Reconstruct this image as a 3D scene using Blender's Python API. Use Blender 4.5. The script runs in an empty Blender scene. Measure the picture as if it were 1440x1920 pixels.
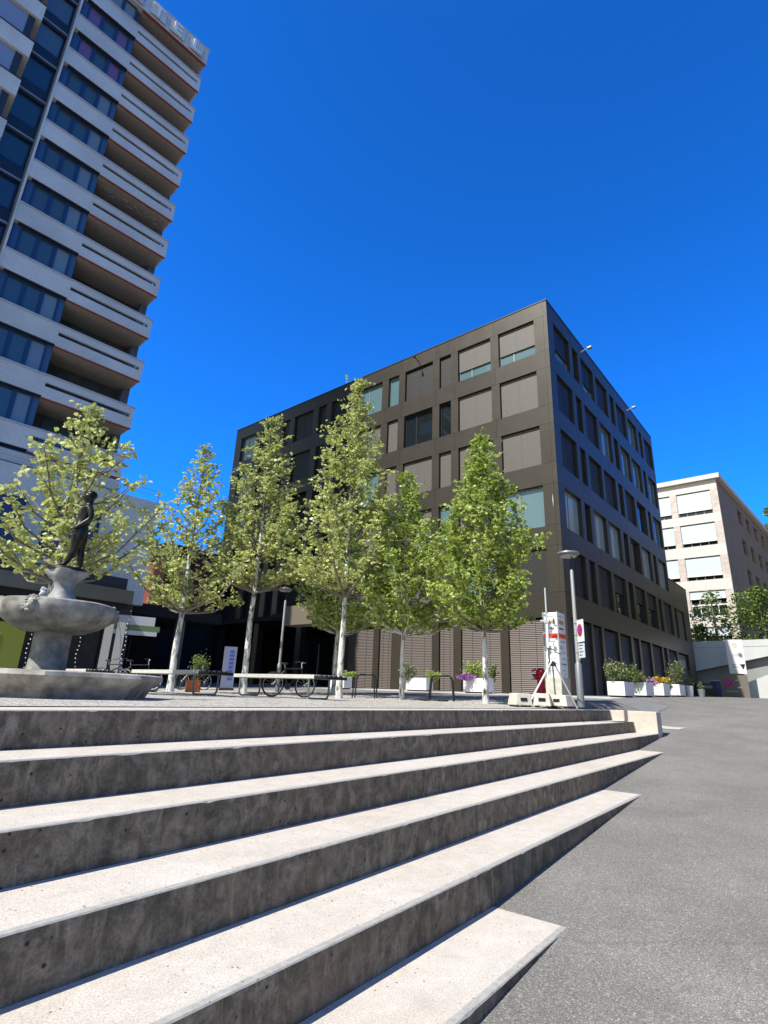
import bpy, math, random
from mathutils import Vector, Matrix, noise
C = bpy.context.scene.collection
rnd = random.Random(7)
R = math.radians
PI = math.pi

# ------------------------------------------------------------------ camera
EYE = 0.22                                   # eye height above the plaza edge
f_px, pitch, roll = 1029.25, 0.318104, 0.039393
cp, sp, cr, sr = math.cos(pitch), math.sin(pitch), math.cos(roll), math.sin(roll)
v_right = Vector((cr, -sp*sr, cp*sr)); v_up = Vector((-sr, -sp*cr, cp*cr)); v_fwd = Vector((0, cp, sp))
cam_d = bpy.data.cameras.new("camera"); cam = bpy.data.objects.new("camera", cam_d); C.objects.link(cam)
cam_d.sensor_fit = 'VERTICAL'; cam_d.sensor_height = 24.0; cam_d.lens = 24.0*f_px/1920
cam_d.clip_start = 0.05; cam_d.clip_end = 3000
m = Matrix.Identity(4)
for i in range(3):
    m[i][0] = v_right[i]; m[i][1] = v_up[i]; m[i][2] = -v_fwd[i]
m[2][3] = EYE
cam.matrix_world = m
S = bpy.context.scene
S.camera = cam
S.render.engine = 'CYCLES'
S.view_settings.view_transform = 'Standard'; S.view_settings.look = 'None'
S.view_settings.gamma = 1; S.view_settings.exposure = 0.62

# ------------------------------------------------------------------ light
SUN_AZ, SUN_EL = 230.0, 50.0                 # azimuth clockwise from +Y
W = bpy.data.worlds.new("World"); S.world = W; W.use_nodes = True
nt = W.node_tree; nt.nodes.clear()
sky = nt.nodes.new('ShaderNodeTexSky'); sky.sky_type = 'NISHITA'; sky.sun_disc = False
sky.sun_elevation = R(SUN_EL); sky.sun_rotation = R(SUN_AZ)
sky.altitude = 600; sky.air_density = 1.0; sky.dust_density = 0.2; sky.ozone_density = 4.0
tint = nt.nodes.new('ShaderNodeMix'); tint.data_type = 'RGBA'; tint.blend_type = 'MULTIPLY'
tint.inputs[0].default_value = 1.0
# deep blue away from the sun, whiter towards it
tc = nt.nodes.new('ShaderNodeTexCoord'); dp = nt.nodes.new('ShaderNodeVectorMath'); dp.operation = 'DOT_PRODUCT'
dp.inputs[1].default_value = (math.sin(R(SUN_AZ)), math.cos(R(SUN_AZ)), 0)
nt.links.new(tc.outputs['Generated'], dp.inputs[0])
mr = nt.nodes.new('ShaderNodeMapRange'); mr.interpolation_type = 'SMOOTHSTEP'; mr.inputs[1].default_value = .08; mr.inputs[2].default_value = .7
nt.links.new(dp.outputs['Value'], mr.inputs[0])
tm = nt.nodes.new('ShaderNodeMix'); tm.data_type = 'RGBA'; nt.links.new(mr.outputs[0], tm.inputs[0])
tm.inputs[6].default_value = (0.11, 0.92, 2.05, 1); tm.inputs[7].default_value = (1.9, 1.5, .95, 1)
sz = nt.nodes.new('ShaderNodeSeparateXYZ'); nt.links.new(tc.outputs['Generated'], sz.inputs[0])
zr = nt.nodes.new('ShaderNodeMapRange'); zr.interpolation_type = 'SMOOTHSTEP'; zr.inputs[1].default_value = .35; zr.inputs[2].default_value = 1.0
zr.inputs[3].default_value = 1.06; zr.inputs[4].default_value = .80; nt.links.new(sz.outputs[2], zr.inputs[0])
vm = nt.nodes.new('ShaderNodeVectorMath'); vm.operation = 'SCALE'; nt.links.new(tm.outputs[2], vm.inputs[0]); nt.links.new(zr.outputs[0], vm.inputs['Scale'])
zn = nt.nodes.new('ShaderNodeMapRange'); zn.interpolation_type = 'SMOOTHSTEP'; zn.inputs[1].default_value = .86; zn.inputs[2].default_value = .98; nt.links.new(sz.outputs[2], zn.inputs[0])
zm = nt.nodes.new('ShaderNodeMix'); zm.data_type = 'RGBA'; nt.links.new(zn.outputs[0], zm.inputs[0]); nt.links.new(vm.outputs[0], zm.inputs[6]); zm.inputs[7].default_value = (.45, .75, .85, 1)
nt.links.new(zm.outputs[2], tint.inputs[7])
bg = nt.nodes.new('ShaderNodeBackground'); bg.inputs[1].default_value = 0.1
wo = nt.nodes.new('ShaderNodeOutputWorld')
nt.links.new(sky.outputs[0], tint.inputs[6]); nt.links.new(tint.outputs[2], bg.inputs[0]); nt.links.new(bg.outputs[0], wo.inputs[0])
sun_d = bpy.data.lights.new("sun", 'SUN'); sun = bpy.data.objects.new("sun", sun_d); C.objects.link(sun)
sun_d.energy = 4.6; sun_d.angle = R(0.5); sun_d.color = (1.0, 0.965, 0.895)
sdir = Vector((math.sin(R(SUN_AZ))*math.cos(R(SUN_EL)), math.cos(R(SUN_AZ))*math.cos(R(SUN_EL)), math.sin(R(SUN_EL))))
sun.rotation_euler = sdir.to_track_quat('Z', 'Y').to_euler(); sun.location = (0, 0, 80)

# ------------------------------------------------------------------ helpers
def dirv(az): return Vector((math.sin(R(az)), math.cos(R(az)), 0))
def W2(az, D): v = dirv(az)*D; return (v.x, v.y)
AZS = 37.3736                                # direction along the stair edges
SV, NV = dirv(AZS), dirv(AZS-90)
def SP(s, p): v = SV*s+NV*p; return (v.x, v.y)
def toSP(x, y): return (x*SV.x+y*SV.y, x*NV.x+y*NV.y)
def interp(x, pts):
    if x <= pts[0][0]: return pts[0][1]
    for (a, b), (c, d) in zip(pts, pts[1:]):
        if x <= c: return b+(d-b)*(x-a)/(c-a)
    return pts[-1][1]
def smooth(x, a, b):
    t = min(1, max(0, (x-a)/(b-a))); return t*t*(3-2*t)
RD = [(-80, -5.5), (0, -1.607), (4.65, -1.357), (9.7, -1.085), (14.6, -.814), (17.3, -.65), (19, -.42), (21, -.16), (25, .22), (30, .46), (44, .80), (60, .93), (400, 1.5)]
PL = [(-80, 0), (13, 0), (25.6, .42), (44, .80), (60, .93), (400, 1.5)]
def avg(f, s, w=.7): return (interp(s-w, f)+interp(s, f)*2+interp(s+w, f))/4
def height(s, p):
    a = 4.9+(3.6-4.9)*smooth(s, 17.1, 17.5); b = 5.15+(5.8-5.15)*smooth(s, 17.1, 17.5)
    w = smooth(p, a, b)
    return avg(RD, s)*(1-w)+avg(PL, s)*w
def GZ(x, y):
    s, p = toSP(x, y)
    return avg(PL, s) if s < 17.3 and p > 4.7 else height(s, p)

class MB:
    def __init__(self): self.v = []; self.f = []; self.mi = []; self.cur = 0
    def _f(self, *a): self.f.append(tuple(a)); self.mi.append(self.cur)
    def box(self, x0, x1, y0, y1, z0, z1):
        if x0 > x1: x0, x1 = x1, x0
        if y0 > y1: y0, y1 = y1, y0
        b = len(self.v)
        self.v += [(x, y, z) for z in (z0, z1) for y in (y0, y1) for x in (x0, x1)]
        for q in ((0, 2, 3, 1), (4, 5, 7, 6), (0, 1, 5, 4), (2, 6, 7, 3), (0, 4, 6, 2), (1, 3, 7, 5)): self._f(*[b+i for i in q])
        return self
    def prism(self, poly, z0, z1, top=None):
        b = len(self.v); n = len(poly)
        self.v += [(x, y, z0) for x, y in poly]+[(x, y, z1) for x, y in (top or poly)]
        self._f(*[b+i for i in reversed(range(n))]); self._f(*[b+n+i for i in range(n)])
        for i in range(n): j = (i+1) % n; self._f(b+i, b+j, b+n+j, b+n+i)
        return self
    def slab(self, poly3, off):              # planar polygon extruded by a vector
        b = len(self.v); n = len(poly3); o = Vector(off)
        self.v += [tuple(p) for p in poly3]+[tuple(Vector(p)+o) for p in poly3]
        self._f(*[b+i for i in reversed(range(n))]); self._f(*[b+n+i for i in range(n)])
        for i in range(n): j = (i+1) % n; self._f(b+i, b+j, b+n+j, b+n+i)
        return self
    def tube(self, pts, rad, n=8, closed=False):
        pts = [Vector(p) for p in pts]
        if not hasattr(rad, '__len__'): rad = [rad]*len(pts)
        b = len(self.v); N = len(pts); prev = None
        for i, p in enumerate(pts):
            if closed: d = (pts[(i+1) % N]-pts[i-1])
            else: d = pts[min(i+1, N-1)]-pts[max(i-1, 0)]
            d = d.normalized() if d.length > 1e-9 else Vector((0, 0, 1))
            if prev is None:
                a = Vector((0, 0, 1)) if abs(d.z) < .9 else Vector((1, 0, 0)); x = d.cross(a).normalized()
            else:
                x = prev-d*prev.dot(d); x = x.normalized() if x.length > 1e-6 else d.orthogonal().normalized()
            prev = x; y = d.cross(x)
            for k in range(n):
                a = 2*PI*k/n; q = p+(x*math.cos(a)+y*math.sin(a))*rad[i]; self.v.append(tuple(q))
        M = N if closed else N-1
        for i in range(M):
            i2 = (i+1) % N
            for k in range(n):
                k2 = (k+1) % n; self._f(b+i*n+k, b+i*n+k2, b+i2*n+k2, b+i2*n+k)
        if not closed:
            self._f(*[b+k for k in reversed(range(n))]); self._f(*[b+(N-1)*n+k for k in range(n)])
        return self
    def lathe(self, prof, n=32, c=(0, 0), wob=None):
        b = len(self.v); N = len(prof)
        for i, (r, z) in enumerate(prof):
            for k in range(n):
                a = 2*PI*k/n; rr = r*(wob(a, z) if wob else 1)
                self.v.append((c[0]+rr*math.cos(a), c[1]+rr*math.sin(a), z))
        for i in range(N-1):
            for k in range(n):
                k2 = (k+1) % n; self._f(b+i*n+k, b+i*n+k2, b+(i+1)*n+k2, b+(i+1)*n+k)
        self._f(*[b+k for k in reversed(range(n))]); self._f(*[b+(N-1)*n+k for k in range(n)])
        return self
    def blob(self, c, r, n=10, mrows=7, jit=0):
        b = len(self.v); rx, ry, rz = r if hasattr(r, '__len__') else (r, r, r)
        for i in range(mrows+1):
            t = PI*i/mrows
            for k in range(n):
                a = 2*PI*k/n; j = 1+jit*rnd.uniform(-1, 1)
                self.v.append((c[0]+rx*j*math.sin(t)*math.cos(a), c[1]+ry*j*math.sin(t)*math.sin(a), c[2]-rz*j*math.cos(t)))
        for i in range(mrows):
            for k in range(n):
                k2 = (k+1) % n; self._f(b+i*n+k, b+i*n+k2, b+(i+1)*n+k2, b+(i+1)*n+k)
        return self
    def mesh(self, name, mats, sharp=None):
        me = bpy.data.meshes.new(name); me.from_pydata(self.v, [], self.f)
        for mt in (mats if isinstance(mats, (list, tuple)) else [mats]): me.materials.append(mt)
        if any(self.mi): me.polygons.foreach_set('material_index', self.mi)
        if sharp is not None:
            me.polygons.foreach_set('use_smooth', [True]*len(self.f)); me.update()
            me.set_sharp_from_angle(angle=R(sharp))
        me.update(); return me
    def build(self, name, mats, parent=None, sharp=None, loc=None, bevel=0):
        o = bpy.data.objects.new(name, self.mesh(name, mats, sharp)); C.objects.link(o)
        if parent: o.parent = parent
        if loc: o.location = loc
        if bevel:
            b = o.modifiers.new('bevel', 'BEVEL'); b.width = bevel; b.segments = 2; b.limit_method = 'ANGLE'; b.angle_limit = R(40)
        return o
def inst(name, me, parent, loc=(0, 0, 0), rz=0):
    o = bpy.data.objects.new(name, me); C.objects.link(o); o.parent = parent; o.location = loc; o.rotation_euler.z = rz; return o
def tag(o, label=None, cat=None, group=None, kind=None):
    if label: o['label'] = label
    if cat: o['category'] = cat
    if group: o['group'] = group
    if kind: o['kind'] = kind
    return o
def thing(name, label, cat, loc, rz=0, group=None):
    o = bpy.data.objects.new(name, None); C.objects.link(o); o.location = loc; o.rotation_euler.z = rz
    o.empty_display_size = .2
    return tag(o, label, cat, group)
def copy_tree(o, parent=None):
    c = o.copy(); C.objects.link(c); c.parent = parent
    for ch in list(o.children): copy_tree(ch, c)
    return c
def text(name, s, size, mat, parent, loc, rot, depth=.02, space=1.0, bold=0.0):
    cu = bpy.data.curves.new(name, 'FONT'); cu.body = s; cu.size = size; cu.extrude = depth; cu.space_character = space
    cu.align_x = 'CENTER'; cu.offset = bold
    t = bpy.data.objects.new('tmp', cu); C.objects.link(t)
    dg = bpy.context.evaluated_depsgraph_get(); me = bpy.data.meshes.new_from_object(t.evaluated_get(dg))
    bpy.data.objects.remove(t); me.materials.clear(); me.materials.append(mat)
    o = bpy.data.objects.new(name, me); C.objects.link(o); o.parent = parent; o.location = loc; o.rotation_euler = rot
    return o

# ------------------------------------------------------------------ materials
def mat(name, col, rough=.6, metal=0, spec=.5, coat=0):
    M = bpy.data.materials.new(name); M.use_nodes = True; b = M.node_tree.nodes['Principled BSDF']
    b.inputs['Base Color'].default_value = (*col, 1); b.inputs['Roughness'].default_value = rough
    b.inputs['Metallic'].default_value = metal; b.inputs['Specular IOR Level'].default_value = spec
    b.inputs['Coat Weight'].default_value = coat
    return M
class NT:
    def __init__(self, M): self.t = M.node_tree; self.b = self.t.nodes['Principled BSDF']
    def n(self, typ, **kw):
        x = self.t.nodes.new(typ)
        for k, v in kw.items(): setattr(x, k, v)
        return x
    def link(self, a, b): self.t.links.new(a, b)
    def coord(self, kind='Object', scale=None):
        c = self.n('ShaderNodeTexCoord'); o = c.outputs[kind]
        if scale:
            mp = self.n('ShaderNodeMapping'); mp.inputs['Scale'].default_value = scale; self.link(o, mp.inputs[0]); o = mp.outputs[0]
        return o
    def noise(self, co, sc, det=4, rough=.55, dist=0):
        x = self.n('ShaderNodeTexNoise'); self.link(co, x.inputs['Vector']); x.inputs['Scale'].default_value = sc
        x.inputs['Detail'].default_value = det; x.inputs['Roughness'].default_value = rough; x.inputs['Distortion'].default_value = dist
        return x.outputs['Fac']
    def voro(self, co, sc, out='Distance', feat='F1'):
        x = self.n('ShaderNodeTexVoronoi'); x.feature = feat; self.link(co, x.inputs['Vector']); x.inputs['Scale'].default_value = sc
        return x.outputs[out]
    def ramp(self, fac, stops):
        x = self.n('ShaderNodeValToRGB'); self.link(fac, x.inputs[0]); e = x.color_ramp.elements
        while len(e) < len(stops): e.new(.5)
        for el, (p, c) in zip(e, stops):
            el.position = p; el.color = (*c, 1) if hasattr(c, '__len__') else (c, c, c, 1)
        return x.outputs[0]
    def mix(self, fac, a, b, typ='MIX'):
        x = self.n('ShaderNodeMix'); x.data_type = 'RGBA'; x.blend_type = typ
        for i, v in ((0, fac), (6, a), (7, b)):
            if hasattr(v, 'is_linked'): self.link(v, x.inputs[i])
            elif i == 0: x.inputs[0].default_value = v
            else: x.inputs[i].default_value = (*v, 1)
        return x.outputs[2]
    def math(self, op, a, b=0.0, c=None):
        x = self.n('ShaderNodeMath'); x.operation = op
        for i, v in ((0, a), (1, b), (2, c)):
            if v is None: continue
            if hasattr(v, 'is_linked'): self.link(v, x.inputs[i])
            else: x.inputs[i].default_value = v
        return x.outputs[0]
    def bump(self, h, strength=.3, dist=.01):
        x = self.n('ShaderNodeBump'); x.inputs['Strength'].default_value = strength; x.inputs['Distance'].default_value = dist
        self.link(h, x.inputs['Height']); self.link(x.outputs[0], self.b.inputs['Normal'])
    def color(self, o): self.link(o, self.b.inputs['Base Color'])
    def rough(self, o): self.link(o, self.b.inputs['Roughness'])
def noisy(name, a, b, sc, rough=.7, bs=.2, bd=.01, det=5, metal=0, spec=.5, big=None):
    M = mat(name, a, rough, metal, spec); t = NT(M); co = t.coord(); f = t.noise(co, sc, det, .65)
    c = t.ramp(f, [(.32, a), (.68, b)])
    if big:
        g = t.noise(co, big, 3); c = t.mix(1.0, c, t.ramp(g, [(.3, .78), (.7, 1.08)]), 'MULTIPLY')
    t.color(c)
    if bs: t.bump(f, bs, bd)
    return M

# asphalt: fine aggregate speckle, patches and stains
asphalt = mat('asphalt', (.17, .165, .16), .9, 0, .2); t = NT(asphalt); co = t.coord()
f1 = t.noise(co, 95, 3, .8); f2 = t.noise(co, .7, 5, .6); f3 = t.noise(co, 3.2, 5, .6)
vc = t.voro(co, 150, 'Color'); sep = t.n('ShaderNodeSeparateColor'); t.link(vc, sep.inputs[0])
c = t.ramp(sep.outputs[0], [(0, (.11, .104, .091)), (.5, (.19, .18, .16)), (.9, (.24, .227, .201)), (1, (.45, .42, .37))])
c = t.mix(.8, c, t.ramp(f1, [(.3, .84), (.7, 1.14)]), 'MULTIPLY')
c = t.mix(1.0, c, t.ramp(f2, [(.3, .86), (.7, 1.16)]), 'MULTIPLY'); c = t.mix(1.0, c, t.ramp(f3, [(.3, .93), (.7, 1.05)]), 'MULTIPLY')
sp1 = t.voro(co, .9); c = t.mix(t.ramp(sp1, [(.015, 1.0), (.05, 0.0)]), c, (.06, .058, .055))
crk = t.n('ShaderNodeTexVoronoi'); crk.feature = 'DISTANCE_TO_EDGE'; crk.inputs['Scale'].default_value = .16
wv = t.n('ShaderNodeVectorMath'); wv.operation = 'ADD'; nz = t.n('ShaderNodeTexNoise'); nz.inputs['Scale'].default_value = 1.1; nz.inputs['Detail'].default_value = 6
t.link(co, nz.inputs['Vector']); t.link(co, wv.inputs[0]); t.link(nz.outputs['Color'], wv.inputs[1]); t.link(wv.outputs[0], crk.inputs['Vector'])
c = t.mix(t.ramp(crk.outputs['Distance'], [(.0010, .22), (.003, 0.0)]), c, (.07, .068, .065))
t.color(c); t.bump(t.math('ADD', f1, sep.outputs[0]), .35, .004)
# gravel
gravel = mat('gravel', (.4, .37, .34), .9); t = NT(gravel); co = t.coord(); vc = t.voro(co, 38, 'Color'); sep = t.n('ShaderNodeSeparateColor'); t.link(vc, sep.inputs[0])
t.color(t.mix(1.0, t.ramp(sep.outputs[0], [(0, (.2, .18, .155)), (.5, (.40, .37, .325)), (1, (.62, .58, .52))]), t.ramp(t.noise(co, 1.2, 5), [(.3, .85), (.7, 1.1)]), 'MULTIPLY'))
t.bump(t.voro(co, 38), .8, .02)
# concrete of treads: pale, washed aggregate, scattered pits, smoother band along the nose (object y = distance from the edge)
def tread_mat(name, band):
    M = mat(name, (.5, .46, .43), .8); t = NT(M); co = t.coord()
    g = t.noise(co, 120, 3, .75); mid = t.noise(co, 5.5, 6, .65); big = t.noise(co, .9, 4)
    c = t.ramp(g, [(.30, (.30, .265, .215)), (.46, (.53, .485, .42)), (.70, (.69, .64, .57))])
    c = t.mix(1.0, c, t.ramp(mid, [(.3, (.87, .85, .83)), (.7, (1.06, 1.05, 1.04))]), 'MULTIPLY')
    c = t.mix(1.0, c, t.ramp(big, [(.35, (.96, .93, .90)), (.65, (1.03, 1.03, 1.03))]), 'MULTIPLY')
    pit = t.voro(co, 17); pm = t.noise(co, 2.0, 3)
    pf = t.math('MULTIPLY', t.ramp(pit, [(.07, 1.0), (.12, 0.0)]), t.ramp(pm, [(.44, 0.0), (.54, 1.0)]))
    if band:
        sx = t.n('ShaderNodeSeparateXYZ'); t.link(co, sx.inputs[0])
        w = t.math('ADD', sx.outputs[1], t.math('MULTIPLY', t.noise(co, 14, 4), .018))
        bf = t.ramp(w, [(.055, 1.0), (.066, 0.0)])
        c = t.mix(bf, c, t.ramp(t.noise(co, 26, 4), [(.3, (.30, .285, .255)), (.7, (.41, .395, .36))]))
    c = t.mix(pf, c, (.07, .062, .055))
    t.color(c); t.bump(t.math('SUBTRACT', t.math('ADD', g, t.math('MULTIPLY', mid, .6)), t.math('MULTIPLY', pf, 2.0)), .35, .005)
    return M
tread_m = tread_mat('tread concrete', True); conc_m = tread_mat('wall concrete', False)
# riser: darker weathered, pale lime runs and blotches, holes
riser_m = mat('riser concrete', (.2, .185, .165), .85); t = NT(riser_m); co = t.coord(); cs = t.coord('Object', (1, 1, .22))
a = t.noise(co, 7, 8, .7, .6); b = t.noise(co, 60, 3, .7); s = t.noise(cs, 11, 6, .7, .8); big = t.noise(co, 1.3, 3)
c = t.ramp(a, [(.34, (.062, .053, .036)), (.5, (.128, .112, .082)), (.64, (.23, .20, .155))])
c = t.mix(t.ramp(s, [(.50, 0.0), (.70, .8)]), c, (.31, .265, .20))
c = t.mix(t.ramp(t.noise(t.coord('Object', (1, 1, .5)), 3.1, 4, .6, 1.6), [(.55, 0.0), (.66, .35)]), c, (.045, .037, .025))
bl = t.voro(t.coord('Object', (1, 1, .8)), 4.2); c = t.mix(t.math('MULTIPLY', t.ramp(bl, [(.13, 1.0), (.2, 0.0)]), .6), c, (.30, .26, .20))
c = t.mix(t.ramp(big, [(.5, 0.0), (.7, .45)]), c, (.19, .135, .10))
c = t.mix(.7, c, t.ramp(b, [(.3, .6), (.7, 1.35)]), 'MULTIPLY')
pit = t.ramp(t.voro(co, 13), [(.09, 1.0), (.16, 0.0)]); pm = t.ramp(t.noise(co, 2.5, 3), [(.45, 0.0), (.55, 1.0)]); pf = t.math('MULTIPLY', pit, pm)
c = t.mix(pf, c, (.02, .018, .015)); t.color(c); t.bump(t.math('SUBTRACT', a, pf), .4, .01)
paving = noisy('pale paving', (.40, .385, .36), (.55, .53, .50), 6, .85, .1, .005, big=.6)
stone = noisy('fountain stone', (.12, .112, .092), (.42, .40, .35), 4.5, .8, .5, .02, 8, big=1.6)
stone_l = noisy('weathered pale stone', (.22, .22, .21), (.42, .42, .40), 7, .75, .35, .015, 7, big=2)
basin_m = noisy('basin concrete', (.15, .132, .10), (.50, .47, .41), 4, .85, .35, .02, 8, big=1.2)
bronze = noisy('bronze', (.02, .017, .014), (.06, .055, .045), 6, .38, .15, .01, metal=.85)
facade_m = mat('dark bronze panels', (.05, .043, .034), .36, .2, .3); t = NT(facade_m); co = t.coord()
oi = t.n('ShaderNodeNewGeometry')
c = t.mix(1.0, (.050, .042, .032), t.ramp(oi.outputs['Random Per Island'], [(0, .92), (1, 1.07)]), 'MULTIPLY'); c = t.mix(1.0, c, t.ramp(t.noise(co, .4, 3), [(.3, .94), (.7, 1.05)]), 'MULTIPLY')
t.color(c); t.rough(t.ramp(t.noise(co, 1.5, 3), [(.3, .36), (.7, .42)])); t.bump(t.noise(co, .8, 2), .06, .05)
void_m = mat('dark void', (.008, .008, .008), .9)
glass_m = mat('window glass', (.012, .016, .018), .02, 0, .9)
glass_sky = mat('pale window glass', (.10, .17, .19), .03, 0, 1.0)
glass_lt = mat('pale reflection glass', (.30, .36, .33), .12, 0, .8)  # pale base colour stands in for a building mirrored in the panes
frame_m = mat('dark window frame', (.03, .028, .025), .4, .3)
frame_l = mat('grey window frame', (.24, .25, .25), .4, .3)
def slat_mat(name, a, b, per, axis=2, rough=.55, vert=True):
    M = mat(name, a, rough); t = NT(M); co = t.coord(); sx = t.n('ShaderNodeSeparateXYZ'); t.link(co, sx.inputs[0])
    fr = t.math('FRACT', t.math('MULTIPLY', sx.outputs[axis], 1/per)); h = t.ramp(fr, [(0, .0), (.16, .2), (.3, 1), (1, .72)])
    c = t.mix(h, a, b); c = t.mix(1.0, c, t.ramp(t.noise(co, 30, 3, .8), [(.35, .8), (.65, 1.15)]), 'MULTIPLY')
    t.color(c); t.bump(h, .5, .012); return M
blind_m = slat_mat('taupe slat blind', (.04, .033, .028), (.12, .10, .088), .075)
blind_fine = slat_mat('perforated blind', (.036, .032, .027), (.118, .104, .09), .085)
blind_dk = slat_mat('dark blind', (.002, .002, .002), (.008, .007, .006), .06)
tower_p = noisy('tower cladding', (.52, .52, .485), (.62, .62, .58), 9, .6, .05, .003, big=.35)
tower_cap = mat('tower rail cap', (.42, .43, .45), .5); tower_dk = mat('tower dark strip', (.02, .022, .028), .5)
tower_blue = mat('blue window frame', (.016, .038, .09), .35)
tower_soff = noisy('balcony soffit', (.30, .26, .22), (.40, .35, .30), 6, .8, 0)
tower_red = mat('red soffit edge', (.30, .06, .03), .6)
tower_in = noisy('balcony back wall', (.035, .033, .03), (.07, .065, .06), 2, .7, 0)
tower_gl = mat('tower glass', (.045, .075, .08), .06, 0, .9); tower_gl2 = mat('curtained tower glass', (.15, .20, .21), .15, 0, .8)
tower_gl3 = mat('mauve curtain glass', (.16, .09, .17), .2, 0, .7)
tower_blind = mat('blue grey roller blind', (.20, .25, .36), .5)
white_p = mat('white paint', (.74, .73, .71), .45)
letter_m = mat('white letter', (.72, .76, .78), .4)
grey_metal = mat('galvanised steel', (.33, .33, .32), .5, .25); dark_metal = mat('dark steel', (.035, .037, .04), .4, .6)
lamp_grey = mat('grey lamp paint', (.19, .20, .21), .45, .3)
canopy_m = noisy('olive canopy fascia', (.10, .098, .07), (.135, .13, .095), 2, .5, 0)
brick_m = mat('pinkish brick', (.5, .4, .36), .85); t = NT(brick_m); co = t.coord(); bt = t.n('ShaderNodeTexBrick')
rotn = t.n('ShaderNodeSeparateXYZ'); t.link(co, rotn.inputs[0]); cmb = t.n('ShaderNodeCombineXYZ')
t.link(t.math('ADD', rotn.outputs[0], rotn.outputs[1]), cmb.inputs[0]); t.link(rotn.outputs[2], cmb.inputs[1]); t.link(cmb.outputs[0], bt.inputs[0])
bt.inputs['Color1'].default_value = (.50, .40, .35, 1); bt.inputs['Color2'].default_value = (.60, .52, .47, 1); bt.inputs['Mortar'].default_value = (.45, .42, .39, 1)
bt.inputs['Scale'].default_value = 1; bt.inputs['Brick Width'].default_value = .45; bt.inputs['Row Height'].default_value = .22; bt.inputs['Mortar Size'].default_value = .014
t.color(t.mix(1.0, bt.outputs[0], t.ramp(t.noise(co, .5, 4), [(.3, .9), (.7, 1.08)]), 'MULTIPLY'))
trim_m = noisy('pale cast stone', (.56, .51, .47), (.66, .61, .57), 4, .8, 0)
shade_white = mat('pale roller blind', (.52, .58, .62), .6)
bark_m = mat('pale flaking bark', (.6, .58, .54), .85); t = NT(bark_m); co = t.coord('Object', (1, 1, .45))
a = t.noise(co, 9, 6, .6, .4); c = t.ramp(a, [(.38, (.10, .10, .085)), (.44, (.34, .34, .30)), (.50, (.62, .61, .57)), (.7, (.74, .73, .69))]); t.color(c); t.bump(a, .3, .01)
branch_m = noisy('branch bark', (.12, .105, .08), (.24, .22, .18), 12, .85, 0)
def leaf_mat(name, c0, c1, c2, tr=.35):
    M = bpy.data.materials.new(name); M.use_nodes = True; t = NT(M); t.t.nodes.remove(t.b)
    g = t.n('ShaderNodeNewGeometry'); co = t.coord()
    r = t.ramp(g.outputs['Random Per Island'], [(0, c0), (.5, c1), (1, c2)])
    r = t.mix(1.0, r, t.ramp(t.noise(co, 1.3, 3), [(.3, (.82, .86, .8)), (.7, (1.12, 1.08, 1.05))]), 'MULTIPLY')
    d = t.n('ShaderNodeBsdfDiffuse'); tl = t.n('ShaderNodeBsdfTranslucent'); gl = t.n('ShaderNodeBsdfGlossy'); gl.inputs['Roughness'].default_value = .45
    gl.inputs['Color'].default_value = (.6, .6, .55, 1)
    mx = t.n('ShaderNodeMixShader'); mx.inputs[0].default_value = tr; m2 = t.n('ShaderNodeMixShader'); m2.inputs[0].default_value = .06
    t.link(r, d.inputs[0]); t.link(r, tl.inputs[0]); t.link(d.outputs[0], mx.inputs[1]); t.link(tl.outputs[0], mx.inputs[2])
    t.link(mx.outputs[0], m2.inputs[1]); t.link(gl.outputs[0], m2.inputs[2])
    t.link(m2.outputs[0], t.t.nodes['Material Output'].inputs[0]); return M
leaf_pale = leaf_mat('young yellow green leaf', (.34, .39, .08), (.54, .59, .19), (.78, .80, .42), .4)
leaf_mid = leaf_mat('fresh green leaf', (.22, .31, .04), (.40, .50, .09), (.62, .70, .26), .4)
leaf_dk = leaf_mat('dark green leaf', (.07, .12, .02), (.15, .22, .045), (.28, .36, .10), .35)
leaf_grey = leaf_mat('grey green leaf', (.10, .14, .05), (.20, .26, .09), (.36, .40, .22), .25)
petal_p = leaf_mat('purple petal', (.35, .10, .5), (.5, .2, .62), (.62, .35, .7)); petal_y = leaf_mat('yellow petal', (.6, .5, .05), (.7, .55, .06), (.75, .4, .05))
red_m = mat('red enamel', (.5, .01, .03), .35); orange_m = mat('orange brown crate', (.42, .12, .03), .6); blue_m = mat('blue sign paint', (.03, .06, .35), .5)
conc_block = noisy('cast concrete block', (.42, .40, .33), (.60, .57, .50), 8, .85, .3, .01)
redwall_m = mat('dark red render', (.20, .035, .02), .7)

# ------------------------------------------------------------------ ground
def axis(segs):
    out = []
    for a, b, st in segs:
        n = max(1, round((b-a)/st)); out += [a+(b-a)*i/n for i in range(n)]
    return out+[segs[-1][1]]
def sheet(name, ss, ps, dz, mt):
    b = MB()
    for s in ss:
        for p in ps: x, y = SP(s, p); b.v.append((x, y, height(s, p)+dz))
    n = len(ps)
    for i in range(len(ss)-1):
        for j in range(n-1): b._f(i*n+j, (i+1)*n+j, (i+1)*n+j+1, i*n+j+1)
    o = b.build(name, mt, sharp=180); tag(o, kind='structure'); return o
sheet('ground', axis([(-80, -10, 10), (-10, 16, 1), (16, 22, .2), (22, 60, 1), (60, 400, 20)]),
      axis([(-300, -20, 20), (-20, 3, 1), (3, 6.4, .1), (6.4, 30, 1), (30, 300, 20)]), 0, asphalt)
sheet('plaza_gravel', axis([(-30, 17.3, 1)]), axis([(5.25, 30, 1)]), .006, gravel)
sheet('pavement', axis([(22.3, 25.4, .5)]), axis([(6.2, 24, 1)]), .006, paving)
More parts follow.
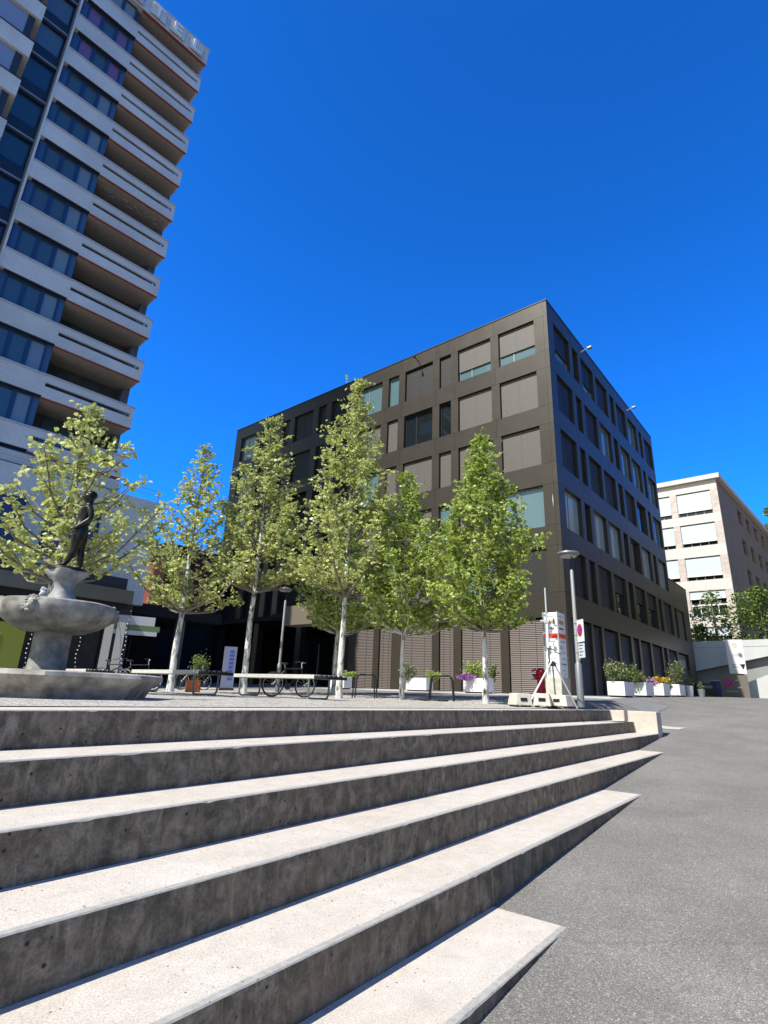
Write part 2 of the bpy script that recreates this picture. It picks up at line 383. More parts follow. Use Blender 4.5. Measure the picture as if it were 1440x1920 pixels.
def flat_patch(name, s0, s1, p0, p1, mt, skew=0):
    b = MB(); n = 16; m_ = 12
    for i in range(n+1):
        s = s0+(s1-s0)*i/n
        for j in range(m_+1):
            p = p0+(p1-p0)*j/m_; x, y = SP(s, p+skew*(s-s0)); b.v.append((x, y, height(s, p+skew*(s-s0))+.012))
    for i in range(n):
        for j in range(m_): k = i*(m_+1)+j; b._f(k, k+m_+1, k+m_+2, k+1)
    o = b.build(name, mt, sharp=180); tag(o, kind='structure')
flat_patch('kerb_strip', 18.6, 19.0, 3.3, 4.1, paving, -.4)
repair = noisy('repair asphalt', (.15, .152, .145), (.21, .212, .205), 5, .8, 0)
flat_patch('asphalt_patch', 20.2, 23.2, 4.3, 5.4, repair)

# ------------------------------------------------------------------ stairs
st_ang = R(90-AZS)
P1, RISE, TREAD = 4.719, .27137, .60043
stair = thing('stone_staircase', 'broad pale stone seating steps descending diagonally from the plaza to the asphalt', 'stairs', (0, 0, 0), st_ang)
ends = [(-6, 10.0), (10.022, 17.06)]
for i in range(6):
    p, z = P1-i*TREAD, -i*RISE
    for k, (a, b_) in enumerate(ends):
        if i == 5:
            if k: continue
            b_ = 4.66
        if i == 4 and k: continue
        if i == 4: b_ = 9.70
        if i == 3 and k: b_ = 14.95
        dep = TREAD+.05 if i else .62
        ch = .008
        mb = MB()
        zb = -2.4 if i < 5 else z-.32
        zs = [zb+.0, z-ch, z]
        # cross-section (y,z) extruded along x: riser, small chamfer, tread
        sec = [(0, zb), (0, z-ch), (ch, z), (dep, z), (dep, zb)]
        N = int((b_-a)/.035); rows = []
        for q in range(N+1):
            x = a+(b_-a)*q/N
            row = []; cn = noise.noise(Vector((x*9, i*7.3, 0))); c2 = noise.noise(Vector((x*2.1, i*3.7, 5)))
            chp = .007+max(0, cn-.3)*.022+.003*c2
            sec = [(0, zb), (0, z-chp), (chp*.9, z), (dep, z), (dep, zb)]
            for (yy, zz) in sec:
                row.append(len(mb.v)); mb.v.append((x, yy, zz))
            rows.append(row)
        for q in range(N):
            for e in range(5):
                e2 = (e+1) % 5
                mb.cur = 1 if e == 0 else 0
                mb._f(rows[q][e2], rows[q][e], rows[q+1][e], rows[q+1][e2])
        mb.cur = 0; mb._f(*rows[0]); mb._f(*reversed(rows[-1]))
        mb.build('step', [tread_m, riser_m], stair, loc=(0, p, 0))
mb = MB(); mb.box(17.07, 17.62, P1-2*TREAD, P1+.62, -2, .003); mb.build('cheek_wall', [conc_m], stair, bevel=.012)

# ------------------------------------------------------------------ dark office building
FZ = [18.4, 15.05, 11.75, 8.4, 5.08]; FT = [20.62, 17.31, 13.97, 10.6, 7.37]
TOP = 21.62
bx, by = 8.6476, 25.5777
office = thing('office_building', 'dark bronze panelled six storey office block with taupe window blinds', 'office building', (bx, by, 0), R(90-39.894))
LC = [(.79, 3.02), (3.55, 5.79), (6.31, 7.15), (7.67, 9.87), (10.4, 11.28), (11.86, 14.0), (14.6, 16.75), (17.27, 18.1), (18.7, 20.8), (21.35, 22.2), (22.75, 24.9), (25.5, 27.6)]
RC = [(.86, 3.12), (3.65, 4.53), (5.05, 7.2), (7.65, 9.88), (10.43, 11.35), (11.86, 14.0), (14.5, 16.75), (17.35, 18.15), (18.8, 21.05)]
RX = [(22.0, 22.72), (23.0, 25.2)]
def facade(mb, side, cols, t0, t1, z0, z1, zs, tops, th=.22):
    """wall of cladding panels with open window holes; side 'L' = plane x=0 along y, 'R' = plane y=0 along x"""
    g = .006
    def bx_(a, b, c, d):
        if side == 'L': mb.box(0, th, a+g, b-g, c+g, d-g)
        else: mb.box(a+g, b-g, 0, th, c+g, d-g)
    edges = [t0]+[x for c in cols for x in c]+[t1]
    mids = [t0]+[(cols[i][1]+cols[i+1][0])/2 for i in range(len(cols)-1)]+[t1]
    bands = []; zz = sorted(zs); tt = sorted(tops)
    lo = z0
    for zf, zt in zip(zz, tt):
        if zf > lo+.01: bands.append((lo, zf))
        for i in range(0, len(edges), 2): bx_(edges[i], edges[i+1], zf, zt)
        lo = zt
    bands.append((lo, z1))
    for (a, b) in bands:
        for i in range(0, len(mids)-1):
            if i % 2 == 0 or True: bx_(mids[i], mids[i+1], a, b)
mb = MB()
facade(mb, 'L', LC, .2205, 28.45, 5.08, TOP, FZ, FT)
# ground storey left face: piers between the big blinds, lobby open beyond 14.2
gl = [(1.05, 2.98), (3.43, 5.7), (6.18, 7.08), (7.54, 9.5), (10.34, 11.27), (11.71, 13.85)]
g = .006
ed = [.2205]+[x for c in gl for x in c]+[14.25]
for i in range(0, len(ed), 2): mb.box(0, .3, ed[i]+g, ed[i+1]-g, .2, 3.92)
mb.box(0, .3, .2205+g, 7.3, 3.92+g, 5.08-g); mb.box(0, .3, 7.3+g, 14.25, 3.92+g, 5.08-g)
facade(mb, 'R', RC, 0, 21.4, 5.08, TOP, FZ, FT)
facade(mb, 'R', RX, 21.4+g, 27.2, 5.08, 9.5, [5.08], [7.37])
gr = [(.55, 3.21), (3.47, 4.72), (5.12, 7.45), (7.8, 9.81), (10.29, 11.44), (11.85, 13.99), (14.42, 16.86), (17.2, 18.2), (18.6, 21.04), (21.5, 24.9)]
ed = [0]+[x for c in gr for x in c]+[27.2]
for i in range(0, len(ed), 2): mb.box(ed[i]+g, ed[i+1]-g, 0, .3, .2, 3.95)
for i in range(6): mb.box(i*4.54+g, (i+1)*4.54-g, 0, .3, 3.95+g, 5.08-g)
mb.build('wall', facade_m, office)
# core behind the cladding, roof edge
mb = MB()
mb.box(.34, 20, .34, 28.4, 5.0, TOP-.4); mb.box(20, 21.3, .34, 20, 5, TOP-.4); mb.box(21.3, 27.1, .34, 14, 5.0, 9.2)
mb.box(.45, 27.1, .45, 14.1, .1, 5.0); mb.box(5.5, 20, 14.1, 28.4, .1, 5.0)
mb.box(.23, 21.2, 28.2, 28.449, 5.08, TOP-.01); mb.box(21.2, 21.398, .23, 20, 5.08, TOP-.01); mb.box(27.0, 27.199, .32, 14, .2, 9.49)
mb.build('inner_wall', void_m, office)
mb = MB(); mb.box(-.03, 21.43, -.03, 28.48, TOP, TOP+.06); mb.box(21.43, 27.23, -.03, 14, 9.5, 9.56); mb.build('roof', facade_m, office)
mb = MB(); mb.box(0, 5.5, 14.26, 28.4, 4.75, 5.07); mb.build('lobby_ceiling', void_m, office)
# lobby: columns, glazing bars, ceiling lights
for y in (18.6, 23.2, 27.9):
    mb = MB(); mb.box(.5, 1.0, y, y+.5, .2, 4.75); mb.build('column', frame_m, office)
mb = MB(); mb.box(5.3, 5.4, 14.2, 28.3, .3, 4.75); mb.build('lobby_glazing', glass_m, office)
for y in (15.2, 16.8, 18.4, 20.0, 21.6, 24.0, 26.0):
    mb = MB(); mb.box(5.2, 5.28, y, y+.07, .3, 3.6); mb.build('mullion', frame_l, office)
# windows
wm_cache = {}
def win_mesh(kind, w, h, k=0.0):
    key = (kind, round(w, 2), round(h, 2), round(k, 2))
    if key in wm_cache: return wm_cache[key]
    mb = MB()
    if kind in ('frame', 'framel'):
        t_ = .06
        mb.box(0, .07, 0, t_, 0, h); mb.box(0, .07, w-t_, w, 0, h); mb.box(.001, .069, t_, w-t_, 0, t_); mb.box(.001, .069, t_, w-t_, h-t_, h)
        if w > 1.5: mb.box(.002, .068, w*.6, w*.6+t_, t_, h-t_)
        me = mb.mesh('window', frame_m if kind == 'frame' else frame_l)
    elif kind.startswith('pane'):
        mb.box(.03, .045, .05, w-.05, .05, h-.05); me = mb.mesh('pane', {'pane': glass_m, 'panes': glass_sky, 'panel': glass_lt}[kind])
    else:
        mb.box(-.05, -.03, .02, w-.02, h-k, h-.02); mb.box(-.055, -.025, .02, w-.02, h-k-.04, h-k)
        if w > 1.5:
            for xx in (.0, ): mb.box(-.058, -.05, w/2-.012, w/2+.012, h-k, h-.02)
        me = mb.mesh('blind', {'bt': blind_m, 'bf': blind_fine, 'bd': blind_dk}[kind])
    wm_cache[key] = me; return me
def window(side, a, b, z0, z1, pane='pane', blind=None, drop=1.0, rec=.2):
    w, h = b-a, z1-z0
    # local x = into the building for 'L'; for 'R' rotate so that local x points along +y
    if side == 'L': loc, rz = (rec, a, z0), 0
    else: loc, rz = (b, rec, z0), PI/2
    fr = inst('window', win_mesh('frame' if pane == 'pane' else 'framel', w, h), office, loc, rz)
    if rz: fr.location = (b, rec, z0)
    inst('pane', win_mesh(pane, w, h), fr)
    if blind: inst('blind', win_mesh(blind, w, h, h*drop-.06), fr)
state_L = {0: ['bf', 'bf', 'bd', 'bd', None, None], 1: ['bf', 'bf', 'open', 'open', 'bf', 'bf'], 2: ['bf', 'bf', 'bf', 'bf', 'bf', None],
           3: [None, 'bf', None, 'bf', 'bf', 'bf'], 4: ['bd', None, 'bf', 'bf', 'bf', 'bf']}
for r in range(5):
    for i, (a, b) in enumerate(LC):
        if i > 5 and (r > 2 or (r == 2 and i < 9)): continue
        if i < 6:
            bl = state_L[r][i]; pn = 'panes' if bl is None else 'pane'; dr = .70 if (r == 0 and i < 2) else 1.0
            if r == 0 and i < 2: pn = 'panes'
            if bl == 'open': bl, pn = None, 'pane'
        else: bl = 'bd' if i < 11 else None; pn = 'pane' if i < 11 else 'panes'; dr = 1
        window('L', a, b, FZ[r], FT[r], pn, bl, dr)
state_R = ['h.hdddp.d', 'dddpdppdp', 'dddddd.dp', 'p.pp..p.p', 'dddg.gg.d']
for r in range(5):
    for i, (a, b) in enumerate(RC):
        ch = state_R[r][i]
        if ch == 'd': window('R', a, b, FZ[r], FT[r], 'pane', 'bd')
        elif ch == 'h': window('R', a, b, FZ[r], FT[r], 'panes', 'bd', .68)
        elif ch == 'p': window('R', a, b, FZ[r], FT[r], 'panes' if r < 3 else 'panel', None)
        elif ch == 'g': window('R', a, b, FZ[r], FT[r], 'pane', 'bd', .45)
        else: window('R', a, b, FZ[r], FT[r], 'pane', None)
for (a, b) in RX: window('R', a, b, 5.08, 7.37, 'pane', 'bt')
# ground storey slatted shutters
def shutter(side, a, b, z0, z1, rec, m_):
    mb = MB(); n = int((z1-z0)/.085); w = b-a
    for i in range(n):
        z = i*(z1-z0)/n
        vv = [(.0, .02, z+.004), (.0, w-.02, z+.004), (.045, w-.02, z+.083), (.045, .02, z+.083)]
        mb.slab(vv, (.008, 0, 0))
    mb.box(-.012, -.002, w*.28, w*.28+.015, 0, z1-z0); mb.box(-.012, -.002, w*.72, w*.72+.015, 0, z1-z0)
    mb.box(.1, .12, 0, w, 0, z1-z0)
    me = mb.mesh('shutter', m_)
    o = inst('shutter', me, office, (rec, a, z0) if side == 'L' else (b, rec, z0), 0 if side == 'L' else PI/2)
taupe_l = mat('taupe shutter slats', (.125, .10, .085), .5, .1); taupe_r = mat('grey shutter slats', (.13, .112, .09), .5, .1)
for a, b in gl: shutter('L', a, b, .38, 3.85, .1, taupe_l)
for a, b in gr[:-1]: shutter('R', a, b, .4, 3.88, .13, taupe_r)
mb = MB(); mb.box(21.5, 24.9, .2, .26, .4, 3.88); mb.build('garage_door', mat('dark garage door', (.05, .05, .05), .5), office)
mb = MB(); mb.box(22.2, 24.2, .14, .19, 3.0, 3.5); mb.build('vent_grille', frame_l, office)
# entrance canopy box with downlights, projects from the facade
mb = MB(); mb.box(-3.6, -.02, 14.4, 16.8, 4.3, 4.5); cb = mb.build('entrance_canopy', void_m, office)
mb = MB(); mb.box(-4.6, -3.601, 12.15, 14.57, 3.60, 4.66); mb.build('fascia_board', mat('tan canopy board', (.15, .122, .088), .55), cb)
for yy in (14.7, 15.9): MB().lathe([(.16, 4.2), (.16, 4.299)], 16, (-2.2, yy)).build('downlight', lamp_grey, cb)
# small roof edge floodlights
def flood(x, y, outx, outy):
    mb = MB(); mb.tube([(x, y, TOP-.75), (x+outx*.55, y+outy*.55, TOP-.62)], .03, 6)
    q = mb.build('floodlight', grey_metal if outy else dark_metal, office)
    hb = MB(); cx, cy = x+outx*.65, y+outy*.65
    q_ = .12 if outy else .07; hb.box(cx-q_, cx+q_, cy-q_, cy+q_, TOP-.68, TOP-.58); hb.build('lamp_head', grey_metal if outy else dark_metal, q)
flood(4.95, -.01, 0, -1); flood(14.1, -.01, 0, -1); flood(-.01, 8.7, -1, 0)
# leaf-shaped scratch mark on the corner panel
MB().slab([(-.004, .33, 9.75), (-.004, .30, 9.3), (-.004, .28, 9.75), (-.004, .31, 10.05)], (.004, 0, 0)).build('wall_mark', paving, office)

# ------------------------------------------------------------------ apartment tower
tx, ty = -13.5393, 26.322
tower = thing('apartment_tower', 'tall grey residential tower with blue window frames, long balconies and roof letters', 'tower', (tx, ty, 0), R(90-43.894))
ZK = [39.25+2.8-0.0, 39.25, 36.46, 33.72, 30.94, 28.19, 25.42, 22.62, 19.8, 17.05, 14.2, 11.38]
# local: x=0 right edge, x negative to the left, y=0 facade plane, y>0 into the tower
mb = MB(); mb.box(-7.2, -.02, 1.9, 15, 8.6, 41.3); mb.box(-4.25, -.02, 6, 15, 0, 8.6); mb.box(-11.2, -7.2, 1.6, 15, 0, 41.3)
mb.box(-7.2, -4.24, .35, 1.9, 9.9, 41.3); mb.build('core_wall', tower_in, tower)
mb = MB(); mb.box(-.4, 0, 1.3, 15.0, 9.0, 40.6); mb.build('side_wall', mat('dark grey side wall', (.10, .105, .11), .7), tower)
mb = MB(); mb.box(-11.2, .12, -.05, 15.1, 40.72, 42.08); mb.box(-11.25, .2, -.12, 15.2, 42.08, 42.14); mb.build('roof', tower_p, tower)
LX = [-7.2, -5.95, -5.22]
def tower_window(x0, x1, z0, z1, y, gm, fm=None):
    t_ = .09; mb = MB(); mb.box(x0, x0+t_, y, y+.12, z0, z1); mb.box(x1-t_, x1, y, y+.12, z0, z1); mb.box(x0+t_, x1-t_, y+.001, y+.119, z0, z0+t_); mb.box(x0+t_, x1-t_, y+.001, y+.119, z1-t_, z1)
    fr = mb.build('window', fm or tower_blue, tower)
    MB().box(x0+t_, x1-t_, y+.06, y+.08, z0+t_, z1-t_).build('pane', gm, fr)
pan = {}
for k, zk in enumerate(ZK[1:], 1):
    # balcony: parapet with long slot, cap, floor slab, red edge
    mb = MB()
    x0, x1 = -4.25, 0
    mb.box(x0, x1, 0, .12, zk-1.22, zk-.64); mb.box(x0, x1, 0, .12, zk-.43, zk-.06)
    mb.box(x0, x0+.03, 0, .12, zk-.64, zk-.43); mb.box(x1-.19, x1, 0, .12, zk-.64, zk-.43)
    mb.box(x1-.12, x1, .12, 1.85, zk-1.22, zk-.06)
    bal = mb.build('balcony', tower_p, tower)
    MB().box(x0-.02, x1+.05, -.05, .17, zk-.06, zk).build('rail_cap', tower_cap, bal)
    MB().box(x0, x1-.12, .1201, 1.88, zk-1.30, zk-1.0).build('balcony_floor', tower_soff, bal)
    MB().box(x0, x1, .03, .119, zk-1.285, zk-1.221).build('edge_strip', tower_red, bal)
    # window bay panel
    mb = MB(); mb.box(-7.2, -4.251, -.002, .35, zk-1.15, zk-.1); pn = mb.build('spandrel_panel', tower_p, tower)
    MB().box(-7.22, -4.251, -.05, .34, zk-.1, zk-.02).build('sill', tower_cap, pn)
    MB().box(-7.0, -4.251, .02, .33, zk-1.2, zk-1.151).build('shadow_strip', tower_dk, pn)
    if k < len(ZK)-1:
        z0, z1 = ZK[k+1]-.02, zk-1.2
    else: z0, z1 = zk-2.7, zk-1.2
    if k >= 1:
        for xa, xb in ((-7.14, -6.841), (-4.499, -4.251)): MB().box(xa, xb, .25, .34, z0, z1).build('corner_post', mat('slate blue panel', (.04, .09, .17), .45) if 'slate blue panel' not in bpy.data.materials else bpy.data.materials['slate blue panel'], tower)
        for i, (a, b) in enumerate([(-6.84, -6.04), (-6.04, -5.26), (-5.26, -4.5)]):
            gm = [tower_gl, tower_gl2, tower_gl][(i*2+k*3) % 3]
            if k in (1, 2) and i in (0, 2): gm = tower_gl3
            tower_window(a, b, z0, z1, .22, gm)
        # balcony back: door glazing
        if k % 2 == 0: MB().box(-3.6, -1.4, 1.84, 1.88, z0-.9, z1-.15).build('balcony_door', tower_gl, tower)
m_ = MB(); rn = random.Random(4)
for q in range(34): m_.blob((-3.9+q*.1, .5+.5*rn.random(), 26.86), .03, 6, 4)
tag(m_.build('balcony_light_string', letter_m, tower), kind='stuff')
# top floor window strip below roof
for i, (a, b) in enumerate([(-6.84, -6.04), (-6.04, -5.26), (-5.26, -4.5)]): tower_window(a, b, 39.23, 40.7, .22, tower_gl2)
MB().box(-4.25, 0, .1, 1.88, 40.62, 40.72).build('balcony_floor', tower_soff, tower)
MB().box(-4.25, .1, -.04, .1, 40.60, 40.71).build('edge_strip', tower_red, tower)
mb = MB(); mb.box(-7.3, -7.2, -.03, 1.5, 9.9, 40.72); mb.build('corner_trim', tower_p, tower)
# recess with dark glazing and thin rails
for k, zk in enumerate(ZK[1:], 1):
    z0 = zk
    tower_window(-9.3, -7.35, z0+.15, z0+1.95, 1.35, tower_gl if k > 3 else tower_gl2, tower_blue)
    MB().box(-9.4, -7.31, 1.2, 1.3, z0+2.05, z0+2.15).build('rail_cap', tower_cap, tower)
    MB().box(-9.4, -7.31, 1.25, 1.33, z0-.85, z0+.05).build('recess_panel', mat('dark recess panel', (.03, .033, .04), .4) if 'dark recess panel' not in bpy.data.materials else bpy.data.materials['dark recess panel'], tower)
    # projecting left volume
    MB().box(-11.2, -8.65, -.8, 1.59, zk-.7, zk+.45).build('spandrel_panel', tower_p, tower)
    MB().box(-11.2, -8.65, -.83, -.801, zk+.40, zk+.47).build('sill', tower_dk, tower)
    for j in range(1):
        a = -9.2
        MB().box(a-2.0, a, -.62, -.58, zk+.45, zk+2.1).build('roller_blind', tower_blind, tower)
        MB().box(a, a+.3, -.66, -.56, zk+.45, zk+2.1).build('post', tower_dk, tower)
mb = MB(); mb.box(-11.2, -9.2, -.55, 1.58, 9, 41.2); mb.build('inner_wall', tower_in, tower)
# roof letters on backing plates
for ch, x in zip('HOTEL', (-6.35, -4.85, -3.4, -2.1, -.75)):
    pl = MB().box(x-.5, x+.5, -.16, -.13, 40.86, 41.92).build('sign_plate', tower_p, tower)
    text('sign_letter', ch, 1.28, letter_m, pl, (x, -.2, 40.94), (PI/2, 0, 0), .05, 1, .02)
# bottom of the balcony stack and podium
mb = MB(); mb.box(-11.2, 0, 0, 2.0, 9.45, 9.99); mb.build('lower_fascia', tower_p, tower)
mb = MB(); mb.box(-11.2, -.5, .8, 14, 8.9, 9.44); mb.build('lower_soffit', tower_soff, tower)

# annex at the foot of the tower (own thing)
annex = thing('annex_building', 'low pale annex with blue windows and wire rail beside the tower foot', 'annex', (tx, ty, 0), R(90-43.894))
mb = MB(); z0, z1 = 3.9, 9.3
cols = [(-20, -17.4), (-16.6, -14), (-13.2, -10.6), (-9.8, -7.2), (-6.4, -3.8), (-3.0, -.6)]
ed = [-22]+[x for c in cols for x in c]+[2.1]
for i in range(0, len(ed), 2): mb.box(ed[i], ed[i+1], -.3, 0, 5.6, 7.9)
mb.box(-22, 2.1, -.3, 0, 7.9, z1); mb.box(-22, 2.1, -.3, 0, z0, 5.6); mb.box(-22, 2.1, .001, .4, z1-.1, z1+.05); mb.box(1.8, 2.1, .001, 10, z0, z1)
mb.build('wall', tower_p, annex)
MB().box(-22, 1.8, .02, 9.9, 0, 9.15).build('inner_wall', tower_in, annex)
for a, b in cols:
    m_ = MB(); m_.box(a, a+.12, -.2, -.08, 5.6, 7.9); m_.box(b-.12, b, -.2, -.08, 5.6, 7.9); m_.box(a+.12, b-.12, -.199, -.081, 5.6, 5.72); m_.box(a+.12, b-.12, -.199, -.081, 7.78, 7.9)
    fr = m_.build('window', tower_blue, annex); MB().box(a+.12, b-.12, -.15, -.13, 5.72, 7.78).build('pane', mat('deep blue glass', (.02, .06, .18), .05, 0, .9) if 'deep blue glass' not in bpy.data.materials else bpy.data.materials['deep blue glass'], fr)
m_ = MB(); m_.tube([(-8, -.2, z1+.62), (2.05, -.2, z1+.62)], .018, 5); m_.tube([(-8, -.2, z1+.35), (2.05, -.2, z1+.35)], .012, 5)
for x in range(-8, 3, 2): m_.tube([(min(x, 2.05), -.2, z1), (min(x, 2.05), -.2, z1+.62)], .018, 5)
m_.build('railing', grey_metal, annex)
# red rendered block behind
rx, ry = W2(-23.5, 47)
redb = thing('red_building', 'dark red rendered building glimpsed behind the tree beside the annex', 'building', (rx, ry, 0), R(90-39.894))
MB().box(0, 12, -3, 0.0, .3, 9.4).build('wall', redwall_m, redb); MB().box(-.06, 12.1, -3.06, .06, 0, 4.8).build('lower_wall', void_m, redb); MB().box(-.2, 12.2, -3.1, .2, 9.4, 10.6).build('roof', noisy('brown roof', (.07, .035, .025), (.12, .06, .045), 4), redb)  # near-black sheet over the lower storey paints in the arcade darkness

# ------------------------------------------------------------------ shopping arcade canopy in front of the tower
cx, cy = W2(-24.14, 26.0)
arc = thing('arcade_canopy', 'flat olive canopy roof on dark posts running before the shops', 'canopy', (cx, cy, 0), R(90-40.5))
m_ = MB(); m_.box(-24, 0, 0, 13.5, 3.42, 3.98); m_.build('roof', canopy_m, arc)
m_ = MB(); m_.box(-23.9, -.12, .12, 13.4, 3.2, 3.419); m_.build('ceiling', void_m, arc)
m_ = MB(); m_.box(-24, -.25, .25, 13.2, 3.981, 4.5); m_.build('roof_edge', tower_dk, arc)
for x, y in ((-.7, .5), (-5.5, .5), (-10.3, .5), (-.7, 5.2), (-.7, 9.9)):
    MB().box(x-.14, x+.14, y-.14, y+.14, 0, 3.199).build('post', frame_m, arc)
# linking roof to the office lobby
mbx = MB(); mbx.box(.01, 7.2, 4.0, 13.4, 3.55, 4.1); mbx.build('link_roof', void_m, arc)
for x, y in ((5.0, 4.6),): MB().box(x-.2, x+.2, y-.2, y+.2, 0, 3.549).build('post', canopy_m, arc)
# dark shop fronts beneath
shop = thing('shop_pavilion', 'dark glazed shop pavilion under the olive canopy', 'shop', (cx, cy, 0), R(90-40.5))
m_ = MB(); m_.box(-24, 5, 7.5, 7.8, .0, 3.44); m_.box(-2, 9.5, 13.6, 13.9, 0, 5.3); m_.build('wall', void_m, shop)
for i in range(10):
    a = -20+i*2.4; fr = MB().box(a, a+2.2, 7.38, 7.49, .5, 2.9).build('window', frame_m, shop); MB().box(a+.1, a+2.1, 7.34, 7.375, .6, 2.8).build('pane', glass_m, fr)
# pale info panels and a light box fascia
def at_az(az, D, z=0): x, y = W2(az, D); return (x, y, z)
def face_cam(az): return R(-az)
band_g = mat('pale green sign board', (.16, .24, .10), .5); board_w = mat('white board', (.62, .64, .63), .5)
o = thing('shop_sign_board', 'long white and green shop fascia board right of the fountain bowl', 'shop sign', at_az(-23.4, 28), face_cam(-30))
MB().box(-1.0, .75, 0, .1, 2.75, 3.15).build('upper_board', board_w, o); MB().box(-1.0, 1.0, -.02, .1, 2.5, 2.74).build('green_band', band_g, o); MB().box(-1.2, .9, -.03, .1, 2.3, 2.49).build('lower_board', board_w, o)
for az, lab in ((-25.7, 'left one of two tall grey info panels behind the fountain'), (-24.7, 'right one of two tall grey info panels, nearer the dark canopy post')):
    o = thing('info_panel', lab, 'panel', at_az(az, 24, .1), face_cam(az), 'tall panels under the canopy')
    MB().box(-.15, .15, 0, .06, .45, 2.35).build('board', mat('warm grey board', (.36, .36, .33), .5), o); MB().box(-.17, .17, .01, .05, 0, .449).build('foot', frame_m, o)
o = thing('green_banner', 'olive green shop banner with white letters left of the fountain', 'banner', at_az(-34.6, 15.5, .45), face_cam(-31))
MB().box(-1.6, .68, 0, .03, 0, 1.0).build('cloth', mat('olive green cloth', (.14, .17, .015), .7), o)
wl = mat('white banner lettering', (.75, .76, .7), .6)
text('lettering', 'E', .34, wl, o, (.12, -.012, .52), (PI/2, 0, R(0)), .004); text('lettering', 'N', .34, wl, o, (.02, -.012, .16), (PI/2, 0, 0), .004)
for sx in (-1.55, .63): MB().tube([(sx, .05, -.45), (sx, .05, 1.02)], .02, 6).build('pole', dark_metal, o)
# fairy light strings
fl_m = mat('white light bulb', (.85, .85, .8), .4)
for az, D, lab in ((-31.7, 20, 'string of small white lights hanging between banner and fountain'), (-27.9, 22, 'string of small white lights hanging behind the fountain column'), (-24.2, 20, 'string of small white lights trailing down beside the pale info panels')):
    x, y = W2(az, D); o = thing('light_string', lab, 'light string', (x, y, 0), 0, 'strings of white lights')
    m_ = MB(); m_.tube([(0, 0, .4), (.05, 0, 1.3), (.02, 0, 2.6)], .008, 4); m_.build('wire', dark_metal, o)
    if 'bulb_me' not in globals(): bulb_me = MB().blob((0, 0, 0), .019, 8, 6).mesh('bulb', fl_m, 180)
    for i in range(16): inst('bulb', bulb_me, o, (.03*math.sin(i), .02, .4+i*.137))

# ------------------------------------------------------------------ brick building, retaining wall, greenery on the right
K = dirv(33.05)*64
brick = thing('brick_building', 'pale pinkish brick building with wide white blinds behind the dark block', 'building', (K.x, K.y, 0), R(90-39.894))
m_ = MB(); RT = [19.93, 16.72, 13.47, 10.28, 6.97]; RB = [17.55, 14.5, 11.25, 7.9, 4.6]; cols = [(.62+i*3.54, 3.58+i*3.54) for i in range(6)]
ed = [0]+[x for c in cols for x in c]+[22.5]
for i in range(0, len(ed), 2): m_.box(0, .35, ed[i], ed[i+1], 0, 20.9)
m_.build('pier', brick_m, brick)
m_ = MB(); zz = [20.9]+[x for a, b in zip(RT, RB) for x in (a, b)]+[0]
for i in range(0, len(zz), 2): m_.box(.0, .35, .62, 22, zz[i+1]+.0, zz[i]) if False else m_.box(-.004, .34, .05, 22.4, zz[i+1], zz[i])
m_.build('floor_band', trim_m, brick)
# right flank turned slightly
e = dirv(43.7-39.894+0)  # relative; local frame x = az39.894
ang = R(39.894-43.7); ex = Vector((math.cos(ang), math.sin(ang), 0)); ey = Vector((-ex.y, ex.x, 0))
fl = bpy.data.objects.new('flank_wall', None)
def flank(a, b, z0, z1, y0=-.0, y1=.3): return [tuple(ex*a+ey*y0+Vector((0, 0, z0))), tuple(ex*b+ey*y0+Vector((0, 0, z0))), tuple(ex*b+ey*y0+Vector((0, 0, z1))), tuple(ex*a+ey*y0+Vector((0, 0, z1)))]
m_ = MB(); fcol = [(7.9, 9.9), (11.85, 13.8), (15.8, 17.8), (19.8, 21.8)]; frow = [(18.4, 20.0), (15.1, 16.75), (11.9, 13.55)]
ed = [.3]+[x for c in fcol for x in c]+[26]
th = tuple(ey*.3); 
zprev = 0
for (za, zb) in sorted(frow):
    m_.slab(flank(.3, 26, zprev, za), th)
    for i in range(0, len(ed), 2): m_.slab(flank(ed[i], ed[i+1], za, zb), th)
    zprev = zb
m_.slab(flank(.3, 26, zprev, 20.9), th)
m_.build('flank_wall', noisy('tan render', (.20, .16, .12), (.26, .21, .16), 1.2, .85, 0), brick)
for za, zb in frow:
    for a, b in fcol:
        m_ = MB(); m_.slab(flank(a, b, za, zb, .2), tuple(ey*.05)); m_.build('window', glass_m, brick)
m_ = MB(); m_.prism([(-.35, 22.8), (-.35, -.35), tuple((ex*26.3-ey*.35).to_2d()), tuple((ex*26.3+ey*20).to_2d())][::-1], 20.9, 21.35); m_.build('roof', trim_m, brick)
brick.scale = (1.1034,)*3
m_ = MB(); m_.prism([(.36, 22.4), (.36, .36), tuple((ex*25.9+ey*.36).to_2d()), tuple((ex*25.9+ey*18).to_2d())][::-1], 0, 20.85); m_.build('inner_wall', void_m, brick)
for r in range(5):
    for i, (a, b) in enumerate(cols[:5]):
        h = RT[r]-RB[r]; m_ = MB()
        m_.box(.2, .26, a, b, RB[r], RB[r]+.08); m_.box(.2, .26, a, b, RT[r]-.08, RT[r])
        for q in range(5): yy = a+(b-a-.07)*q/4; m_.box(.201, .259, yy, yy+.07, RB[r]+.08, RT[r]-.08)
        if r > 2: m_.box(.198, .262, a, b, RB[r]+h*.42, RB[r]+h*.48)
        fr = m_.build('window', frame_l if r < 3 else white_p, brick); MB().box(.27, .28, a, b, RB[r], RT[r]).build('pane', glass_m, fr)
        k = .76 if r < 3 else .26
        MB().box(.1, .12, a+.03, b-.03, RT[r]-h*k, RT[r]-.12).build('blind', shade_white, fr)
        MB().box(.05, .12, a+.03, b-.03, RT[r]-h*k-.16, RT[r]-h*k-.002).build('blind_rail', white_p, fr)

